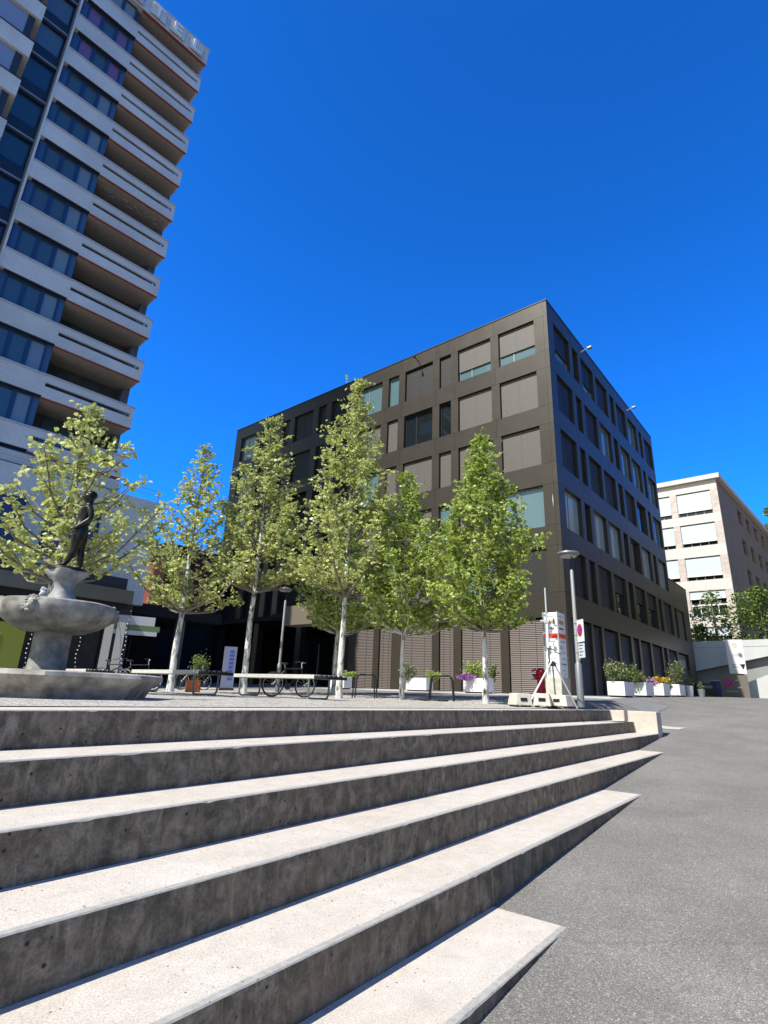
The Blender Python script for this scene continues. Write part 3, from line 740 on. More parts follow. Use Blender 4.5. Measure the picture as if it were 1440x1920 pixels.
A = Vector((*W2(29.0, 45.6), 0)); B = Vector((*W2(35, 44.3), 0)); dv = (B-A).normalized(); wlen = 12
A = A*1.253
ang = math.atan2(dv.y, dv.x)
rw = thing('retaining_wall', 'white retaining wall with sloping lower edge at the end of the street', 'wall', (A.x, A.y, 0), ang)
grey_w = noisy('plain grey wall', (.24, .245, .235), (.29, .295, .285), .8, .7, 0); white_w = noisy('white wall paint', (.48, .49, .47), (.55, .56, .54), .9, .6, 0)  # grey for the set-back lower wall, white for parapet and ramp
m_ = MB(); m_.slab([(-4, 0, 1.55), (9.5, 0, 4.4), (9.5, 0, 4.45), (-4, 0, 4.45)], (0, .3, 0)); m_.build('parapet', white_w, rw)
MB().box(-4, 9.5, -.01, -.001, 4.0, 4.04).build('groove', mat('grey joint', (.3, .32, .34), .6), rw)
MB().box(-4, 12, .45, .8, 0, 4.2).build('lower_wall', grey_w, rw)
m_ = MB(); m_.slab([(3.15, -.3, .5), (wlen, -.3, .5), (wlen, -.3, 7.2), (3.15, -.3, 1.5)], (0, .28, 0))
m_ = MB(); m_.slab([(3.1, -.25, .4), (9.5, -.25, .4), (9.5, -.25, 4.2), (3.1, -.25, 1.62)], (0, .24, 0)); m_.build('ramp_wall', white_w, rw); rw.scale = (1.253,)*3
o = thing('white_sign_board', 'tall white notice board with small yellow emblem above the brown panel', 'sign', at_az(32.45, 53.6), face_cam(34)); o.scale = (1.253,)*3
MB().box(-.48, .45, 0, .08, 2.18, 4.3).build('board', white_p, o); MB().tube([(.1*math.cos(a), .1*math.sin(a), .0) for a in [k*2*PI/20 for k in range(20)]], .022, 5, True).build('emblem', mat('yellow ochre emblem', (.6, .45, .12), .5), o, loc=(0, -.012, 3.95)).rotation_euler.x = PI/2
MB().slab([(.12, -.008, 2.75), (.2, -.008, 2.62), (.28, -.008, 2.42), (.38, -.008, 2.62), (.42, -.008, 2.78)], (0, .007, 0)).build('crest', dark_metal, o)
MB().box(-.3, -.05, -.008, -.001, 2.7, 2.74).box(-.3, 0, -.008, -.001, 2.56, 2.6).build('small_print', frame_l, o)
o = thing('brown_sign_panel', 'brown grey metal panel with no-parking roundel below the white board', 'sign', at_az(32.05, 52.6, .87), face_cam(34)); o.scale = (1.253,)*3
MB().box(-.72, .72, 0, .12, 0.02, 1.35).build('board', mat('taupe board', (.16, .135, .11), .5), o)
def roundel(par, x, z, r, y=-.02):
    MB().lathe([(r, 0), (r, .012)], 28).build('red_ring', mat('sign red', (.6, .02, .08), .4) if 'sign red' not in bpy.data.materials else bpy.data.materials['sign red'], par, loc=(x, y, z)).rotation_euler.x = PI/2
    MB().lathe([(r*.74, 0), (r*.74, .012)], 28).build('blue_disc', mat('sign blue', (.04, .05, .42), .4) if 'sign blue' not in bpy.data.materials else bpy.data.materials['sign blue'], par, loc=(x, y-.006, z)).rotation_euler.x = PI/2
    m_ = MB(); d = r*.6; w = r*.09; m_.slab([(-d-w, 0, d-w), (-d+w, 0, d+w), (d+w, 0, -d+w), (d-w, 0, -d-w)], (0, .004, 0)); m_.slab([(-d-w, -.001, -d+w), (-d+w, -.001, -d-w), (d+w, -.001, d-w), (d-w, -.001, d+w)], (0, .004, 0))
    m_.build('red_cross', bpy.data.materials['sign red'], par, loc=(x, y-.024, z))
roundel(o, -.33, .9, .27, -.01)
MB().box(.05, .2, -.006, -.001, 1.03, 1.07).box(.12, .32, -.006, -.001, .58, .66).box(-.5, .15, -.006, -.001, .38, .40).build('small_print', white_p, o)
o = thing('blue_recycling_bin', 'blue bin in deep shade at the end of the street', 'bin', at_az(30.6, 52, .86), face_cam(34)); o.scale = (1.2,)*3
MB().box(-.28, .28, 0, .5, 0, 1.0).build('body', mat('navy plastic', (.02, .025, .12), .5), o); MB().box(-.31, .31, -.03, .52, 1.0, 1.1).build('lid', frame_l, o)
MB().box(-.22, .22, -.006, -.001, .55, .85).build('label_plate', blue_m, o)
o = thing('dark_container', 'low dark container in the shade left of the blue bin', 'container', at_az(29.9, 52, .85), face_cam(34)); o.scale = (1.2,)*3
MB().box(-.6, .6, 0, .7, .1, .85).build('body', frame_m, o); MB().box(-.1, .35, -.01, -.001, .55, .75).build('label_plate', lamp_grey, o)
for sx in (-.5, .5): MB().lathe([(.06, 0), (.06, .1)], 10, (sx, .3)).build('wheel', void_m, o)

ax, ay = W2(118, 17)
acr = thing('street_building', 'sandy building on the other side of the street, outside the photo', 'building', (ax, ay, -1.5), R(90-39.894))
m_ = MB(); m_.box(-8, 60, -12, 0, -3, 9.5); m_.build('wall', noisy('sandy render', (.30, .25, .18), (.36, .30, .22), .8, .85, 0), acr)
m_ = MB(); m_.box(-8.4, 60.4, -12.4, .4, 9.5, 10); m_.build('roof', redwall_m, acr)
for r_ in range(3):
    for k in range(0, 16): MB().box(-6+k*4, -4.4+k*4, .002, .05, 1.5+r_*3, 3.3+r_*3-.2).build('window', glass_m, acr)

bx2, by2 = W2(222, 52)  # unseen block added to cut sunward ambient light and darken shaded facades
rb_ = thing('rear_light_blocker', 'added grey block behind the viewer, unseen, dimming the ambient light', 'building', (bx2, by2, -3), R(90-39.894))
MB().box(-10, 0, -30, 26, -4, 19).build('wall', noisy('dim grey render', (.16, .15, .13), (.2, .19, .17), 1, .85, 0), rb_); MB().box(-10.4, .4, -30.4, 26.4, 19, 19.5).build('roof', frame_m, rb_)
for r_ in range(5):
    for k in range(9): MB().box(.002, .05, -27+k*6, -24+k*6, 2.5+r_*3.2, 4.3+r_*3.2).build('window', glass_m, rb_)
hm = noisy('wooded hillside', (.035, .035, .012), (.11, .085, .045), .12, .95, .6, .5, 8)
hb = MB(); na, nr = 60, 14
for i in range(na+1):
    a_ = 37.5+(120-37.5)*i/na
    for j in range(nr+1):
        q = j/nr; D = 96+70*q; x, y = W2(a_, D)
        edge = smooth(a_, 37, 52)
        z = 1.3+(58+16*math.sin(a_*.11))*smooth(q, 0, .7)*(.62+.38*edge)+2.5*noise.noise(Vector((x*.09, y*.09, 0)))*(q > 0)+1.2*noise.noise(Vector((x*.3, y*.3, 3)))*(q > 0)
        hb.v.append((x, y, z))
for i in range(na):
    for j in range(nr): k = i*(nr+1)+j; hb._f(k, k+1, k+nr+2, k+nr+1)
tag(hb.build('hillside', hm, sharp=180), kind='structure')

# ------------------------------------------------------------------ foliage
def leaf(mb, p, size, rn, up=.35):
    a = rn.uniform(0, 2*PI); el = rn.uniform(-.7, .9)
    d = Vector((math.cos(a)*math.cos(el), math.sin(a)*math.cos(el), math.sin(el)))
    n = Vector((rn.uniform(-1, 1), rn.uniform(-1, 1), rn.uniform(-.2, 1)+up)); sd = d.cross(n)
    if sd.length < 1e-3: sd = d.orthogonal()
    sd.normalize(); nn = sd.cross(d)
    L = size*rn.uniform(.7, 1.25); w = L*rn.uniform(.38, .5); b = len(mb.v)
    drop = nn*(-L*rn.uniform(0, .25))
    mb.v += [tuple(p), tuple(p+d*L*.35+sd*w), tuple(p+d*L*.9+sd*w*.55+drop*.6), tuple(p+d*L+drop), tuple(p+d*L*.9-sd*w*.55+drop*.6), tuple(p+d*L*.35-sd*w)]
    mb._f(b, b+1, b+2, b+3, b+4, b+5)
def tree(x, y, label, H, crown0, rmax, widest, seed, leafm, trunk_r, nl=44, dens=1.0, lean=(0, 0), shift=0, tiers=None, lsize=.092, top_r=.3, group='plane trees on the plaza'):
    rn = random.Random(seed); z0 = GZ(x, y)
    t = thing('plane_tree', label, 'tree', (x, y, z0), 0, group)
    H -= z0; crown0 -= z0; widest -= z0
    tr = MB(); N = 22; path = []
    for i in range(N+1):
        q = i/N; z = H*q*.985
        wob = .05*noise.noise(Vector((seed*3.1, z*.6, 0)))*min(1, z); wob2 = .05*noise.noise(Vector((seed*1.7, 5, z*.6)))*min(1, z)
        path.append(Vector((lean[0]*q+wob, lean[1]*q+wob2, z)))
    def at(z): 
        q = min(.999, max(0, z/(H*.985)))*N; i = int(q); return path[i].lerp(path[i+1], q-i)
    rad = [trunk_r*(1.25 if i == 0 else 1)*max(.08, (1-(i/N))**.8*.95+.05*(i < 5)) for i in range(N+1)]
    ncl = max(4, int(N*crown0/H)+5)
    tr.tube(path[:ncl+1], rad[:ncl+1], 12); tr.build('trunk', bark_m, t, sharp=60)
    br = MB(); br.tube(path[ncl:], rad[ncl:], 8); lf = MB()
    def prof(z):
        if z < widest: return rmax*(.62+.38*smooth(z, crown0, widest))
        q = (z-widest)/(H-widest); return max(top_r, rmax*(1-q)**1.0)
    for k in range(nl):
        q = (k+rn.random())/nl; z = crown0+(H-crown0)*(q**.93)*.985
        a = k*2.39996+rn.uniform(-.5, .5); rr = prof(z)*(rn.uniform(.5, 1.0)+(.25 if rn.random() < .22 else 0))*(1+.38*noise.noise(Vector((seed*2.3+math.cos(a)*.8, math.sin(a)*.8, z*.75))))
        zs = max(crown0*.86, z-rr*rn.uniform(.55, .95)); p0 = at(zs)
        end = Vector((at(z).x+math.cos(a)*rr+shift*0, at(z).y+math.sin(a)*rr, z+rn.uniform(-.1, .15)))
        mid = p0.lerp(end, .5)+Vector((math.cos(a)*rr*.08, math.sin(a)*rr*.08, -rr*.1))
        r0 = min(.05, .012+.018*rr*(1-q*.5)); pts = [p0, p0.lerp(mid, .5)+Vector((0, 0, -.02)), mid, mid.lerp(end, .55)+Vector((0, 0, .03)), end]
        br.tube(pts, [r0, r0*.8, r0*.6, r0*.4, r0*.2], 5)
        L = (end-p0).length; nt = max(3, int(L*11*dens))
        for j in range(nt):
            s = rn.uniform(.22, 1.0); i4 = s*4; ii = min(3, int(i4)); bp = pts[ii].lerp(pts[ii+1], i4-ii)
            dr = Vector((rn.gauss(0, 1), rn.gauss(0, 1), rn.gauss(.35, .8))).normalized()
            tl = rn.uniform(.12, .42)*(.6+.4*min(1.2, rmax)); e = bp+dr*tl
            if e.z < crown0-.1: e.z = crown0+rn.uniform(-.1, .2)
            if rn.random() < .6: br.tube([bp, bp.lerp(e, .5)+Vector((0, 0, -.02)), e], [.006, .005, .003], 3)
            ncl_ = rn.choice((2, 3, 3))
            for c_ in range(ncl_):
                pc = bp.lerp(e, 1-c_*.38)+Vector((rn.gauss(0, .03), rn.gauss(0, .03), rn.gauss(0, .03)))
                for _ in range(rn.choice((2, 3, 4, 6))): leaf(lf, pc, lsize*rn.choice((.7, .9, 1, 1.2)), rn)
    for j in range(14):
        pc = at(H*(1-.02*j)); 
        for _ in range(5): leaf(lf, pc+Vector((rn.gauss(0, .05), rn.gauss(0, .05), rn.gauss(0, .05))), lsize, rn)
    br.build('branches', branch_m if seed % 2 else bark_m, t, sharp=80); lf.build('crown', leafm, t)
    return t
tree(*W2(10.65, 16.0), 'bright green conical tree standing left of the tripod mast', 8.1, 2.3, 2.15, 3.7, 11, leaf_mid, .085, 92, 1.75)
tree(*W2(2.45, 17.5), 'green tree with bushy low crown, its trunk in front of a white planter', 7.45, 2.3, 2.1, 3.7, 12, leaf_mid, .075, 84, 1.6)
tree(*W2(-3.75, 17.4), 'tallest slender tree with a white trunk at the right end of the long bench', 11.0, 3.55, 2.45, 4.9, 13, leaf_pale, .10, 108, 1.1)
tree(*W2(-4.3, 21.2), 'thin white trunk tree standing right behind the tallest tree', 6.8, 2.6, 2.1, 3.8, 14, leaf_mid, .085, 64, 1.6)
tree(*W2(-13.0, 19.5), 'tall spotted trunk tree rising behind the left end of the long bench', 10.2, 3.9, 2.35, 5.2, 15, leaf_pale, .11, 88, 1.05)
tree(*W2(-19.65, 19.6), 'leaning tree with spotted white trunk behind the short bench by the fountain', 8.6, 2.9, 2.55, 4.2, 17, leaf_pale, .11, 74, .95)
tree(*W2(-30.9, 13.3), 'loosely branched tree behind the statue and fountain', 6.3, 2.5, 2.3, 3.7, 19, leaf_pale, .10, 54, .74, top_r=.35)

def bush(x, y, z, label, w, h, lm, seed, n=420, name='shrub', cat='shrub', group=None, stem=True, lsize=.07, parent=None):
    rn = random.Random(seed); o = thing(name, label, cat, (x, y, z), 0, group)
    st = MB(); lf = MB()
    for k in range(max(6, n//45)):
        a = rn.uniform(0, 2*PI); rr = w*.5*math.sqrt(rn.random()); e = Vector((math.cos(a)*rr, math.sin(a)*rr*.7, h*rn.uniform(.55, 1.0)*(1-.3*(rr/(w*.5))**2)))
        b0 = Vector((math.cos(a)*rr*.3, math.sin(a)*rr*.2, 0)); st.tube([b0, b0.lerp(e, .5)+Vector((0, 0, .03)), e], [.012, .008, .004], 4)
        for j in range(n//max(6, n//45)):
            s = rn.uniform(.3, 1.02); p = b0.lerp(e, s)+Vector((rn.gauss(0, .075*w), rn.gauss(0, .06*w), rn.gauss(0, .06*h)))
            p.z = max(.0, p.z); leaf(lf, p, lsize, rn)
    st.build('stem', branch_m, o); lf.build('leaves', lm, o); return o
def big_tree(az, D, label, H, r, lm, seed, n=2600, ls=.28, z0=.8, name='tree', conif=False, trunk=.18):
    rn = random.Random(seed); x, y = W2(az, D); o = thing(name, label, 'tree', (x, y, z0), 0)
    MB().tube([(0, 0, 0), (.1, 0, H*.5), (0, 0, H*.9)], [trunk, trunk*.7, trunk*.15], 8).build('trunk', branch_m, o)
    lf = MB(); nb = 34; cs = []
    for k in range(nb):
        zz = rn.uniform(.2, 1.0); a = rn.uniform(0, 2*PI)
        pr = (1-zz)*1.0+.05 if conif else math.sin(min(1, zz*.95+.08)*PI)**.6
        rr = r*pr*rn.uniform(.35, 1.0); cs.append((Vector((math.cos(a)*rr, math.sin(a)*rr, zz*H)), r*(.16 if conif else .30)*rn.uniform(.6, 1.2)))
    for i in range(n):
        c_, s_ = cs[rn.randrange(nb)]; d = Vector((rn.gauss(0, 1), rn.gauss(0, 1), rn.gauss(0, .8))).normalized()
        leaf(lf, c_+d*s_*rn.uniform(.6, 1.1), ls, rn)
    lf.build('crown', lm, o)
big_tree(31.2, 59.5, 'small blossoming pale tree above the white retaining wall', 7.4, 2.6, leaf_grey, 31, 1500, .22, 2.6, 'blossom_tree')
big_tree(34.7, 60, 'dense dark green tree above the retaining wall at right edge', 7.6, 3.4, leaf_dk, 32, 5200, .22, 2.6, 'garden_tree')
big_tree(37.4, 61, 'second dense tree above the retaining wall, cut by the photo edge', 8.4, 3.4, leaf_dk, 33, 2600, .22, 2.4, 'garden_tree')
big_tree(36.9, 92, 'distant dark conifer beyond the roof end of the brick building', 27, 4.5, leaf_dk, 34, 2600, .5, 0, 'conifer', True, .35)
big_tree(30.0, 59.5, 'low green bush above the wall beside the dark block', 3.6, 1.8, leaf_dk, 35, 1200, .22, 3.6, 'garden_shrub')

# ------------------------------------------------------------------ planters
def planter(x, y, z, w, d, h, rz, label, group):
    o = thing('planter', label, 'planter', (x, y, z), rz, group); m_ = MB(); t_ = .04
    m_.box(-w/2, w/2, -d/2, -d/2+t_, .06, h); m_.box(-w/2, w/2, d/2-t_, d/2, .06, h); m_.box(-w/2, -w/2+t_, -d/2+t_, d/2-t_, .061, h); m_.box(w/2-t_, w/2, -d/2+t_, d/2-t_, .061, h)
    m_.build('box', white_p, o, bevel=.008); MB().box(-w/2+t_, w/2-t_, -d/2+t_, d/2-t_, .1, h-.06).build('soil', branch_m, o)
    m_ = MB()
    for sx in (-w/2+.06, w/2-.12): m_.box(sx, sx+.06, -d/2+.06, d/2-.06, 0, .061)
    m_.build('foot', dark_metal, o); return o
gp = 'white planters before the dark building'
a0 = R(39.894)
UV = lambda u_, v_: (bx+dirv(39.894).x*u_+dirv(-50.106).x*v_, by+dirv(39.894).y*u_+dirv(-50.106).y*v_)
rzb = R(90-39.894)
for (u_, v0, v1, L, h, lab) in ((-.45, -2.42, -1.72, 1.3, .62, 'largest white planter, nearest to the lamp post, with leafy shrubs'), (2.7, -2.42, -1.75, 1.3, .64, 'white planter second from the lamp post with low grey plants'), (5.9, -2.4, -1.75, 1.3, .64, 'white planter with yellow and pink flowers'), (9.3, -2.4, -1.75, 1.3, .64, 'white planter with a tall leafy bush near the garage')):
    x, y = UV(u_+L/2, (v0+v1)/2); planter(x, y, GZ(x, y), L, v1-v0, h, rzb, lab, gp)
x, y = UV(13, -2.1); o = thing('plant_pot', 'round white plant pot at the far end of the planter row', 'plant pot', (x, y, GZ(x, y))); MB().lathe([(.2, 0), (.26, .62), (.22, .62), (.2, .5)], 20).build('pot', white_p, o, sharp=40)
x, y = UV(13.3, -2.7); o = thing('small_plant_pot', 'small grey plant pot beside the round white pot', 'plant pot', (x, y, GZ(x, y))); MB().lathe([(.15, 0), (.2, .45), (.17, .45), (.15, .4)], 20).build('pot', frame_l, o, sharp=40)
def onb(u_, v_, dz): x, y = UV(u_, v_); return (x, y, GZ(x, y)+dz)
bush(*onb(-.2, -2.05, .55), 'bright leafy shrub at front of the largest planter', 1.0, 1.15, leaf_grey, 41, 900)
bush(*onb(.6, -2.0, .55), 'darker shrub at the back of the largest planter', .9, .8, leaf_dk, 42, 700)
bush(*onb(2.4, -2.0, .55), 'dark feathery shrub at the gap after the largest planter', .8, 1.0, leaf_dk, 43, 600)
bush(*onb(3.4, -2.1, .55), 'sparse grey green plants in the second planter', .9, .5, leaf_grey, 44, 350)
bush(*onb(4.5, -2.2, .45), 'pink purple flowers beside the yellow flower planter', .7, .45, petal_p, 45, 320, 'flowers', 'flowers')
bush(*onb(6.4, -2.1, .55), 'yellow flowers in a white planter', .9, .5, petal_y, 46, 420, 'flowers', 'flowers')
bush(*onb(9.8, -2.1, .55), 'tall leafy bush in the fourth planter', 1.2, 1.5, leaf_grey, 47, 1200)
bush(*onb(8.6, -2.1, .3), 'low green plants between the yellow flowers and the tall bush', .8, .7, leaf_dk, 50, 300)
bush(*onb(13, -2.1, .5), 'spindly plant in the round white pot', .5, 1.0, leaf_grey, 48, 160)
bush(*onb(13.3, -2.7, .4), 'small pale flowers in the small grey pot', .4, .5, leaf_grey, 49, 110)
for az0, az1, D, h, lab in ((8.6, 11.4, 26.8, .66, 'long white planter holding purple flowers before the shutters'), (2.9, 5.5, 28.4, .62, 'white planter half hidden behind the low crowned tree trunk'), (-4.6, -2.6, 30.0, .62, 'white planter behind the two close white trunks')):
    azm = (az0+az1)/2; w = D*R(az1-az0)*.95; x, y = W2(azm, D); 
    planter(x, y, GZ(x, y), .6, w, h, rzb, lab, gp)
def onaz(az, D, dz): x, y = W2(az, D); return (x, y, GZ(x, y)+dz)
bush(*onaz(8.9, 26.6, .55), 'purple flowers spilling over the left end of a white planter', .9, .35, petal_p, 51, 650, 'flowers', 'flowers')
bush(*onaz(9.6, 26.9, .55), 'round green bush behind the purple flowers', 1.2, .95, leaf_mid, 52, 1100)
bush(*onaz(11.5, 26.8, .5), 'dark thin shrub behind the right planter end', .5, .9, leaf_dk, 53, 300)
bush(*onaz(3.1, 28.4, .5), 'upright green shrub left of the tree trunk', .9, .95, leaf_grey, 54, 600)
bush(*onaz(5.4, 28.2, .45), 'yellow green low bush right of the tree trunk', .9, .65, leaf_mid, 55, 600)
bush(*onaz(-2.8, 30.0, .5), 'small round yellow green bush beside the close white trunks', .8, .5, leaf_mid, 56, 450)
bush(*onaz(-17.6, 25, .4), 'dark shaggy plant in the shade under the canopy', 1.3, 1.2, leaf_dk, 57, 700)

# ------------------------------------------------------------------ fountain
FC = SP(3.53, 8.47); fz = 0.0
view_az = math.degrees(math.atan2(FC[0], FC[1])); hat = dirv(view_az); side = dirv(view_az+90)
fo = thing('fountain', 'old stone fountain with carved bowl on a column in a low polygonal basin', 'fountain', (FC[0], FC[1], fz), st_ang)
def octo(ap, rot=PI/8): r_ = ap/math.cos(PI/8); return [(r_*math.cos(rot+k*PI/4), r_*math.sin(rot+k*PI/4)) for k in range(8)]
m_ = MB(); prof = [(1.22, -.06), (1.24, .02), (1.30, .14), (1.40, .22), (1.44, .27), (1.42, .315), (1.37, .33), (1.22, .33), (1.17, .28), (1.16, .05)]
b0 = 0; rings = []
for ap, z in prof:
    pts = octo(ap); ring = []
    for i in range(8):
        p, q = pts[i], pts[(i+1) % 8]
        for s in range(4): f_ = s/4; ring.append((p[0]+(q[0]-p[0])*f_, p[1]+(q[1]-p[1])*f_, z+.006*noise.noise(Vector((p[0]*3+s, p[1]*3, z*5)))))
    rings.append(ring)
for ring in rings: m_.v += ring
nn_ = 32
for i in range(len(rings)-1):
    for k in range(nn_): k2 = (k+1) % nn_; m_._f(i*nn_+k, i*nn_+k2, (i+1)*nn_+k2, (i+1)*nn_+k)
m_.build('basin', basin_m, fo, sharp=35)
wat = mat('water', (.02, .035, .03), .05, 0, .6); t = NT(wat); t.bump(t.noise(t.coord(), 9, 4), .35, .03)
MB().prism(octo(1.17), .2, .24).build('basin_water', wat, fo)
MB().lathe([(.26, 0), (.27, .3), (.245, .36), (.235, .6), (.235, .84), (.25, .9)], 14).build('column', stone, fo, sharp=30)
def wob(a, z): return 1+.012*math.sin(8*a)+.01*math.sin(3*a+z*9)
m_ = MB(); m_.lathe([(.25, .84), (.40, .86), (.56, .93), (.68, 1.01), (.735, 1.10), (.745, 1.17), (.73, 1.24), (.69, 1.26), (.64, 1.21), (.5, 1.13), (.2, 1.11)], 56, (0, 0), wob)
bowl = m_.build('bowl', stone, fo, sharp=35)
MB().lathe([(.66, 1.195), (.0, 1.20)], 32).build('bowl_water', wat, bowl)
# carved masks round the rim
for k, az in enumerate((view_az+180+27, view_az+180+84, view_az+180-86, view_az+180-20, view_az)):
    if k == 3: continue
    d = dirv(az); ang_ = math.atan2(d.y, d.x)-st_ang; ca, sa = math.cos(ang_), math.sin(ang_)
    def q3(r_, s_, z_): return (ca*r_-sa*s_, sa*r_+ca*s_, z_)
    m_ = MB()
    m_.blob(q3(.70, 0, 1.14), (.09, .09, .11), 12, 8, .05); m_.blob(q3(.775, 0, 1.12), .035, 8, 6); m_.blob(q3(.765, 0, 1.07), (.04, .04, .025), 8, 6)
    for s_ in (-.05, .05): m_.blob(q3(.77, s_*.8, 1.17), .02, 8, 5); m_.blob(q3(.755, s_, 1.205), (.03, .03, .014), 8, 5)
    for j in range(11):
        t_ = PI*(j/10)*1.3-.5; m_.blob(q3(.70, .10*math.cos(t_), 1.14+.11*math.sin(t_)), .036, 8, 5, .1)
    m_.build('carved_mask', stone, bowl, sharp=60)
# pedestal: waisted, four-lobed capital
def lobes(a, z): return 1+(.16*smooth(z, 1.55, 1.75)+.10*smooth(1.5-z, 0, .2))*math.cos(4*(a+.6))
MB().lathe([(.29, 1.10), (.25, 1.22), (.18, 1.34), (.13, 1.43), (.12, 1.49), (.15, 1.57), (.21, 1.63), (.25, 1.69), (.255, 1.73), (.2, 1.745)], 40, (0, 0), lobes).build('pedestal', stone_l, fo, sharp=40)
# water jets
water_w = mat('white water', (.75, .78, .8), .15, 0, .8); water_w.node_tree.nodes['Principled BSDF'].inputs['Alpha'].default_value = .75
jl = -side*.21; m_ = MB(); rn = random.Random(5)
lx = math.cos(st_ang)*jl.x+math.sin(st_ang)*jl.y; ly = -math.sin(st_ang)*jl.x+math.cos(st_ang)*jl.y
for j in range(26): m_.blob((lx*1.15+rn.gauss(0, .012), ly*1.15+rn.gauss(0, .012), 1.18+j*.011), (.028*(1.2-abs(j-20)/30), .028, .02), 6, 4, .3)
m_.build('water_jet', water_w, fo, sharp=180)
for sgn, zz in ((1, 1.04), (-1, 1.06)):
    jl = side*(.78*sgn)-hat*.12; m_ = MB()
    lx = math.cos(st_ang)*jl.x+math.sin(st_ang)*jl.y; ly = -math.sin(st_ang)*jl.x+math.cos(st_ang)*jl.y
    for j in range(40):
        q = j/39; m_.blob((lx*(1+.2*q), ly*(1+.2*q), zz-.8*q*q-.02*q), (.007+.004*rn.random(),)*2+(.018,), 5, 4, .3)
    m_.build('falling_water', water_w, fo, sharp=180)

# bronze statue: one continuous skinned figure, walking pose facing left
stt = thing('statue', 'dark bronze nude figure stepping left on top of the fountain', 'statue', (FC[0], FC[1], 1.735), R(-view_az))
MB().lathe([(.26, 0), (.25, .035), (.2, .045)], 18).build('plinth', bronze, stt, sharp=40)
V = {'pel': (.06, 0, .66, .075), 'bel': (.055, 0, .76, .066), 'che': (.075, 0, .89, .085), 'shc': (.10, 0, .985, .06), 'nek': (.10, 0, 1.06, .03), 'hd0': (.085, 0, 1.11, .046), 'hd1': (.075, 0, 1.17, .06), 'hd2': (.085, 0, 1.235, .042),
     'sl': (.10, -.125, .985, .036), 'el': (.155, -.165, .80, .026), 'wl': (.02, -.155, .665, .019), 'hl': (-.045, -.14, .61, .018),
     'sr': (.10, .125, .985, .036), 'er': (.14, .165, .80, .026), 'wr': (.03, .14, .67, .019), 'hr': (-.03, .13, .63, .018),
     'hpl': (.055, -.06, .60, .062), 'kl': (.03, -.06, .35, .040), 'al': (-.055, -.06, .085, .024), 'tl': (-.15, -.06, .055, .018),
     'hpr': (.075, .06, .60, .062), 'kr': (.105, .06, .35, .040), 'ar': (.15, .06, .085, .024), 'tr': (.075, .055, .055, .018),
     'tl_h': (-.02, -.06, .062, .02), 'mcl': (.01, -.06, .25, .038), 'mcr': (.125, .06, .25, .038), 'mtl': (.04, -.062, .48, .056), 'mtr': (.09, .062, .48, .056), 'mul': (.135, -.15, .90, .034), 'mur': (.125, .15, .90, .034)}
E_ = [('pel', 'bel'), ('bel', 'che'), ('che', 'shc'), ('shc', 'nek'), ('nek', 'hd0'), ('hd0', 'hd1'), ('hd1', 'hd2'), ('shc', 'sl'), ('sl', 'mul'), ('mul', 'el'), ('el', 'wl'), ('wl', 'hl'), ('shc', 'sr'), ('sr', 'mur'), ('mur', 'er'), ('er', 'wr'), ('wr', 'hr'),
      ('pel', 'hpl'), ('hpl', 'mtl'), ('mtl', 'kl'), ('kl', 'mcl'), ('mcl', 'al'), ('al', 'tl'), ('pel', 'hpr'), ('hpr', 'mtr'), ('mtr', 'kr'), ('kr', 'mcr'), ('mcr', 'ar'), ('ar', 'tr')]
names = [k for k in V if k != 'tl_h']; idx = {k: i for i, k in enumerate(names)}
me = bpy.data.meshes.new('body'); me.from_pydata([V[k][:3] for k in names], [(idx[a], idx[b]) for a, b in E_], [])
# fingers: short chains from each hand
body = bpy.data.objects.new('body', me); C.objects.link(body); body.parent = stt
def skin(o, radii, root):
    sk = o.modifiers.new('skin', 'SKIN'); sk.use_smooth_shade = True; sk.branch_smoothing = .6
    lay = o.data.skin_vertices[0] if o.data.skin_vertices else None
    for i, r_ in enumerate(radii): lay.data[i].radius = (r_*(1.75 if r_ > .05 else 1.5),)*2; lay.data[i].use_root = (i == root)
    sb = o.modifiers.new('sub', 'SUBSURF'); sb.levels = 2; sb.render_levels = 2
bpy.context.view_layer.objects.active = body
body.modifiers.new('skin', 'SKIN'); body.modifiers.remove(body.modifiers['skin'])
def skinned(o, radii, root):
    if not o.data.skin_vertices: o.modifiers.new('tmp', 'SKIN')
    if not o.data.skin_vertices:
        bpy.context.view_layer.objects.active = o; o.select_set(True); bpy.ops.mesh.customdata_skin_add()
    for md in list(o.modifiers): o.modifiers.remove(md)
    skin(o, radii, root)
skinned(body, [V[k][3] for k in names], idx['pel'])
me.materials.append(bronze)
# face, ears, hair cap, fingers
m_ = MB(); m_.blob((.004, 0, 1.165), (.018, .013, .022), 8, 6); m_.blob((.016, 0, 1.125), (.014, .022, .009), 8, 5)
for s_ in (-.055, .055): m_.blob((.085, s_, 1.165), (.018, .008, .022), 8, 6)
m_.build('face', bronze, stt, sharp=180)
m_ = MB(); m_.blob((.10, 0, 1.20), (.082, .078, .072), 14, 9, .04); m_.build('hair', bronze, stt, sharp=180)
m_ = MB()
for (hx, hy, hz) in ((-.055, -.14, .605), (-.04, .13, .625)):
    for k in range(4):
        oy = (k-1.5)*.011; ln = (.042, .05, .048, .038)[k]
        m_.tube([(hx, hy+oy, hz), (hx-ln*.5, hy+oy, hz-.012), (hx-ln*.8, hy+oy, hz-.032)], [.0062, .0056, .004], 6)
    m_.tube([(hx+.02, hy+.018, hz+.01), (hx, hy+.032, hz-.004), (hx-.018, hy+.034, hz-.012)], [.0065, .006, .0045], 6)
m_.build('fingers', bronze, stt, sharp=180)

